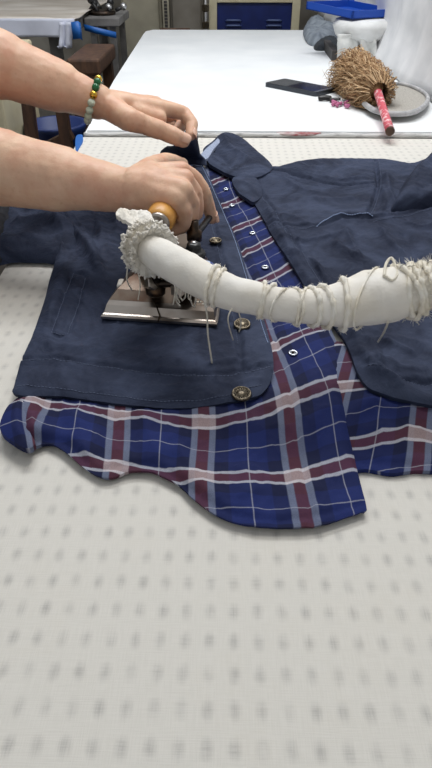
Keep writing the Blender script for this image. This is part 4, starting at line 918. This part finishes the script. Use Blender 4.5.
# ================================================================== LEFT SIDE
gT = 2.55; zT = V(60, 18.5, gT).z
xr = V(74, 20, gT).x
t = thing('sorting_table', 'worktable at the back left draped with beige plastic sheeting', 'table', (xr - .6, gT + .3, FZ))
bm = bmesh.new(); rows = []
for j in range(24):
    y = gT - .004 + j * .042
    rows.append([bm.verts.new((xr - i * .035 + (j * .001), y, zT + .007 * noise.fractal(Vector((i * .2, j * .25, 2)), 1, 2, 3) * (1 if j else .2))) for i in range(42)])
for A, B in zip(rows, rows[1:]):
    for i in range(len(A) - 1): bm.faces.new((A[i], A[i + 1], B[i + 1], B[i]))
o = obj('plastic_sheet', bm, M['sheet_l'], t, label='beige plastic cover sheet'); md = o.modifiers.new('s', 'SOLIDIFY'); md.thickness = .004; md.offset = -1; apply_mods(o)
zv = V(60, 37, gT).z; bm = bmesh.new(); rows = []
for j in range(8):
    rows.append([bm.verts.new((xr + .004 - i * .03, gT - .008 - .006 * j / 8 * math.sin(i * .9) - .003, zT + .001 + (zv - zT) * j / 7)) for i in range(48)])
for A, B in zip(rows, rows[1:]):
    for i in range(len(A) - 1): bm.faces.new((A[i], A[i + 1], B[i + 1], B[i]))
o = obj('valance', bm, M['valance'], t, label='grey plastic valance'); md = o.modifiers.new('s', 'SOLIDIFY'); md.thickness = .003; apply_mods(o)
obj('tabletop', box((xr - 1.4, gT + .01, zT - .05), (xr - .01, gT + .98, zT - .012)), M['tablewood'], t, smooth=False)
for x, y in ((xr - .06, gT + .9), (xr - 1.3, gT + .08), (xr - 1.3, gT + .9), (xr - .10, gT + .08)): obj('leg', box((x - .02, y - .02, FZ), (x + .02, y + .02, zT - .05)), M['tablewood'], t, smooth=False)
# hanging plastic at the corner, blue tape
drop('hanging_plastic', 60, 71, 22, 64, gT - .02, 'valance', 'pale plastic strip hanging from the draped worktable corner', 'plastic sheet', .012, 3, 4)
def strip(name, pts, wz, mat, label, cat, th=.004):
    bm = bmesh.new(); a = [bm.verts.new(p) for p in pts]; b = [bm.verts.new(p + Vector((0, 0, -wz))) for p in pts]
    for i in range(len(a) - 1): bm.faces.new((a[i], a[i + 1], b[i + 1], b[i]))
    o = obj(name, bm, M[mat]); md = o.modifiers.new('s', 'SOLIDIFY'); md.thickness = th; apply_mods(o); return tag(o, label, cat)
strip('corner_tape', [V(71, 22, gT - .035), V(78, 21, gT - .035), V(80, 23, gT - .03)], .055, 'blue_tape', 'blue tape wrapped on the draped worktable corner', 'tape')
# small dark shelf with metal clutter
gs_ = 2.75; s0, s1 = V(84, 24, gs_), V(119, 24, gs_)
t = thing('side_stand', 'dark grey metal stand right of the draped worktable', 'stand', ((s0.x + s1.x) / 2, gs_ + .1, FZ))
zS = V(100, 18, gs_).z
obj('stand_top', box((s0.x, gs_, zS - .03), (s1.x, gs_ + .3, zS), .004), M['tablewood'], t, smooth=False)
for x, y in ((s0.x + .03, gs_ + .03), (s1.x - .03, gs_ + .03), (s0.x + .03, gs_ + .27), (s1.x - .03, gs_ + .27)): obj('leg', box((x - .012, y - .012, FZ), (x + .012, y + .012, zS - .03)), M['tablewood'], t, smooth=False)
t2 = [V(84, 24, gs_ - .01), V(95, 27, gs_ - .01), V(116, 32, gs_ - .01)]
strip('edge_tape', t2, .022, 'blue_tape', 'long blue tape strip along the dark grey stand', 'tape')
q = V(103, 17, gs_ + .12); t = thing('metal_clamp', 'dark metal clamp with round knobs on the grey stand', 'clamp', (q.x, q.y, zS))
obj('clamp_base', lathe(bmesh.new(), [(.05, 0), (.055, .006), (.05, .014), (.02, .018)], 24, (q.x, q.y, zS)), M['dark_metal'], t)
for k in range(7):
    a_ = k * .9; p = Vector((q.x + .055 * math.cos(a_), q.y + .04 * math.sin(a_), zS + .015)); e = p + Vector((.03 * math.cos(a_ * 2), .02, .012 + .012 * (k % 3)))
    o = obj('clamp_arm', tube(bmesh.new(), [p, e], .007, 8), M['black'], t); obj('round_knob', lathe(bmesh.new(), [(.003, -.014), (.012, -.008), (.015, 0), (.012, .008), (.003, .014)], 12, e), M['black' if k % 3 else 'steel'], o)
# brown wooden stool under and beside
t = thing('wooden_stool', 'brown wooden stool standing under the draped worktable corner', 'stool', V(70, 100, 2.35))
gw = 2.25; sA, sB = V(68, 66, gw), V(101, 66, gw); zs = V(90, 58, gw).z
t.location.z = FZ
obj('seat', box((sA.x, gw - .02, zs - .05), (sB.x, gw + .32, zs), .008), M['darkwood'], t, smooth=False)
for x, y, dx, dy in ((sA.x + .03, gw + .01, -.05, -.03), (sB.x - .03, gw + .01, .03, -.03), (sA.x + .03, gw + .28, -.05, .03), (sB.x - .03, gw + .28, .03, .03)):
    bm = bmesh.new(); tube(bm, [Vector((x, y, zs - .05)), Vector((x + dx, y + dy, FZ))], .026, 4); obj('leg', bm, M['darkwood'], t, smooth=False)
for z in (zs - .22, zs - .45): obj('rail', box((sA.x, gw - .01, z - .02), (sB.x, gw + .02, z + .02)), M['darkwood'], t, smooth=False); obj('rail', box((sA.x, gw + .28, z - .02), (sB.x, gw + .31, z + .02)), M['darkwood'], t, smooth=False)
# trestle at the left with a blue bin and cream box
gl = 1.85
t = thing('wooden_trestle', 'brown wooden trestle frame seen between the two forearms', 'trestle', V(45, 120, gl)); t.location.z = FZ
def stick(pa, pb, w=.022, nm='leg'): 
    obj(nm, tube(bmesh.new(), [pa, pb], w, 4), M['darkwood'], t, smooth=False)
stick(V(24, 70, gl), V(36, 170, gl)); stick(V(56, 70, gl), V(70, 165, gl)); stick(V(20, 84, gl), V(84, 84, gl), .02, 'rail'); stick(V(36, 152, gl), V(72, 134, gl), .018, 'rail')
for o in [c for c in t.children if c.name.startswith('leg')]:
    # carry each leg on down to the floor
    vs = sorted(o.data.vertices, key=lambda v: v.co.z); lo = vs[:4]; hi = vs[4:]; ca = sum((v.co for v in lo), Vector()) / 4; cb = sum((v.co for v in hi), Vector()) / 4; k = (ca.z - FZ) / (cb.z - ca.z); dv = (ca - cb) * k
    for v in lo: v.co += dv
qa = V(60, 118, gl + .22); bm = lathe(bmesh.new(), [(.08, 0), (.085, .02), (.09, qa.z - FZ - .02), (.10, qa.z - FZ), (.085, qa.z - FZ), (.08, .05)], 28, (qa.x, gl + .16, FZ))
tag(obj('plastic_bin', bm, M['bluebin']), 'dark blue plastic bin on the floor behind the trestle', 'bin')
qa, qb = V(-25, 100, gl), V(2, 100, gl); t = thing('cream_crate', 'cream box standing at far left behind the near forearm', 'box', ((qa.x + qb.x) / 2, gl + .2, FZ))
zc_ = V(0, 70, gl).z; obj('box_body', box((qa.x, gl, FZ), (qb.x, gl + .35, zc_), .008), M['cream'], t, smooth=False); obj('box_lid', box((qa.x - .01, gl - .01, zc_), (qb.x + .01, gl + .36, zc_ + .03), .008), M['cream'], t, smooth=False)
# hazy plastic bag beside the white table
q = V(118, 40, 2.45); bm = lathe(bmesh.new(), [(.03, 0), (.07, .02), (.085, .2), (.08, .42), (.06, .60), (.02, .70), (.03, .74)], 24, (q.x + .055, 2.62, FZ))
for v in bm.verts: v.co += Vector((noise.noise(v.co * 9), noise.noise(v.co * 9 + Vector((9, 0, 0))), 0)) * .03
tag(obj('plastic_bag', bm, M['bag']), 'hazy grey plastic bag standing left of the white table', 'bag')
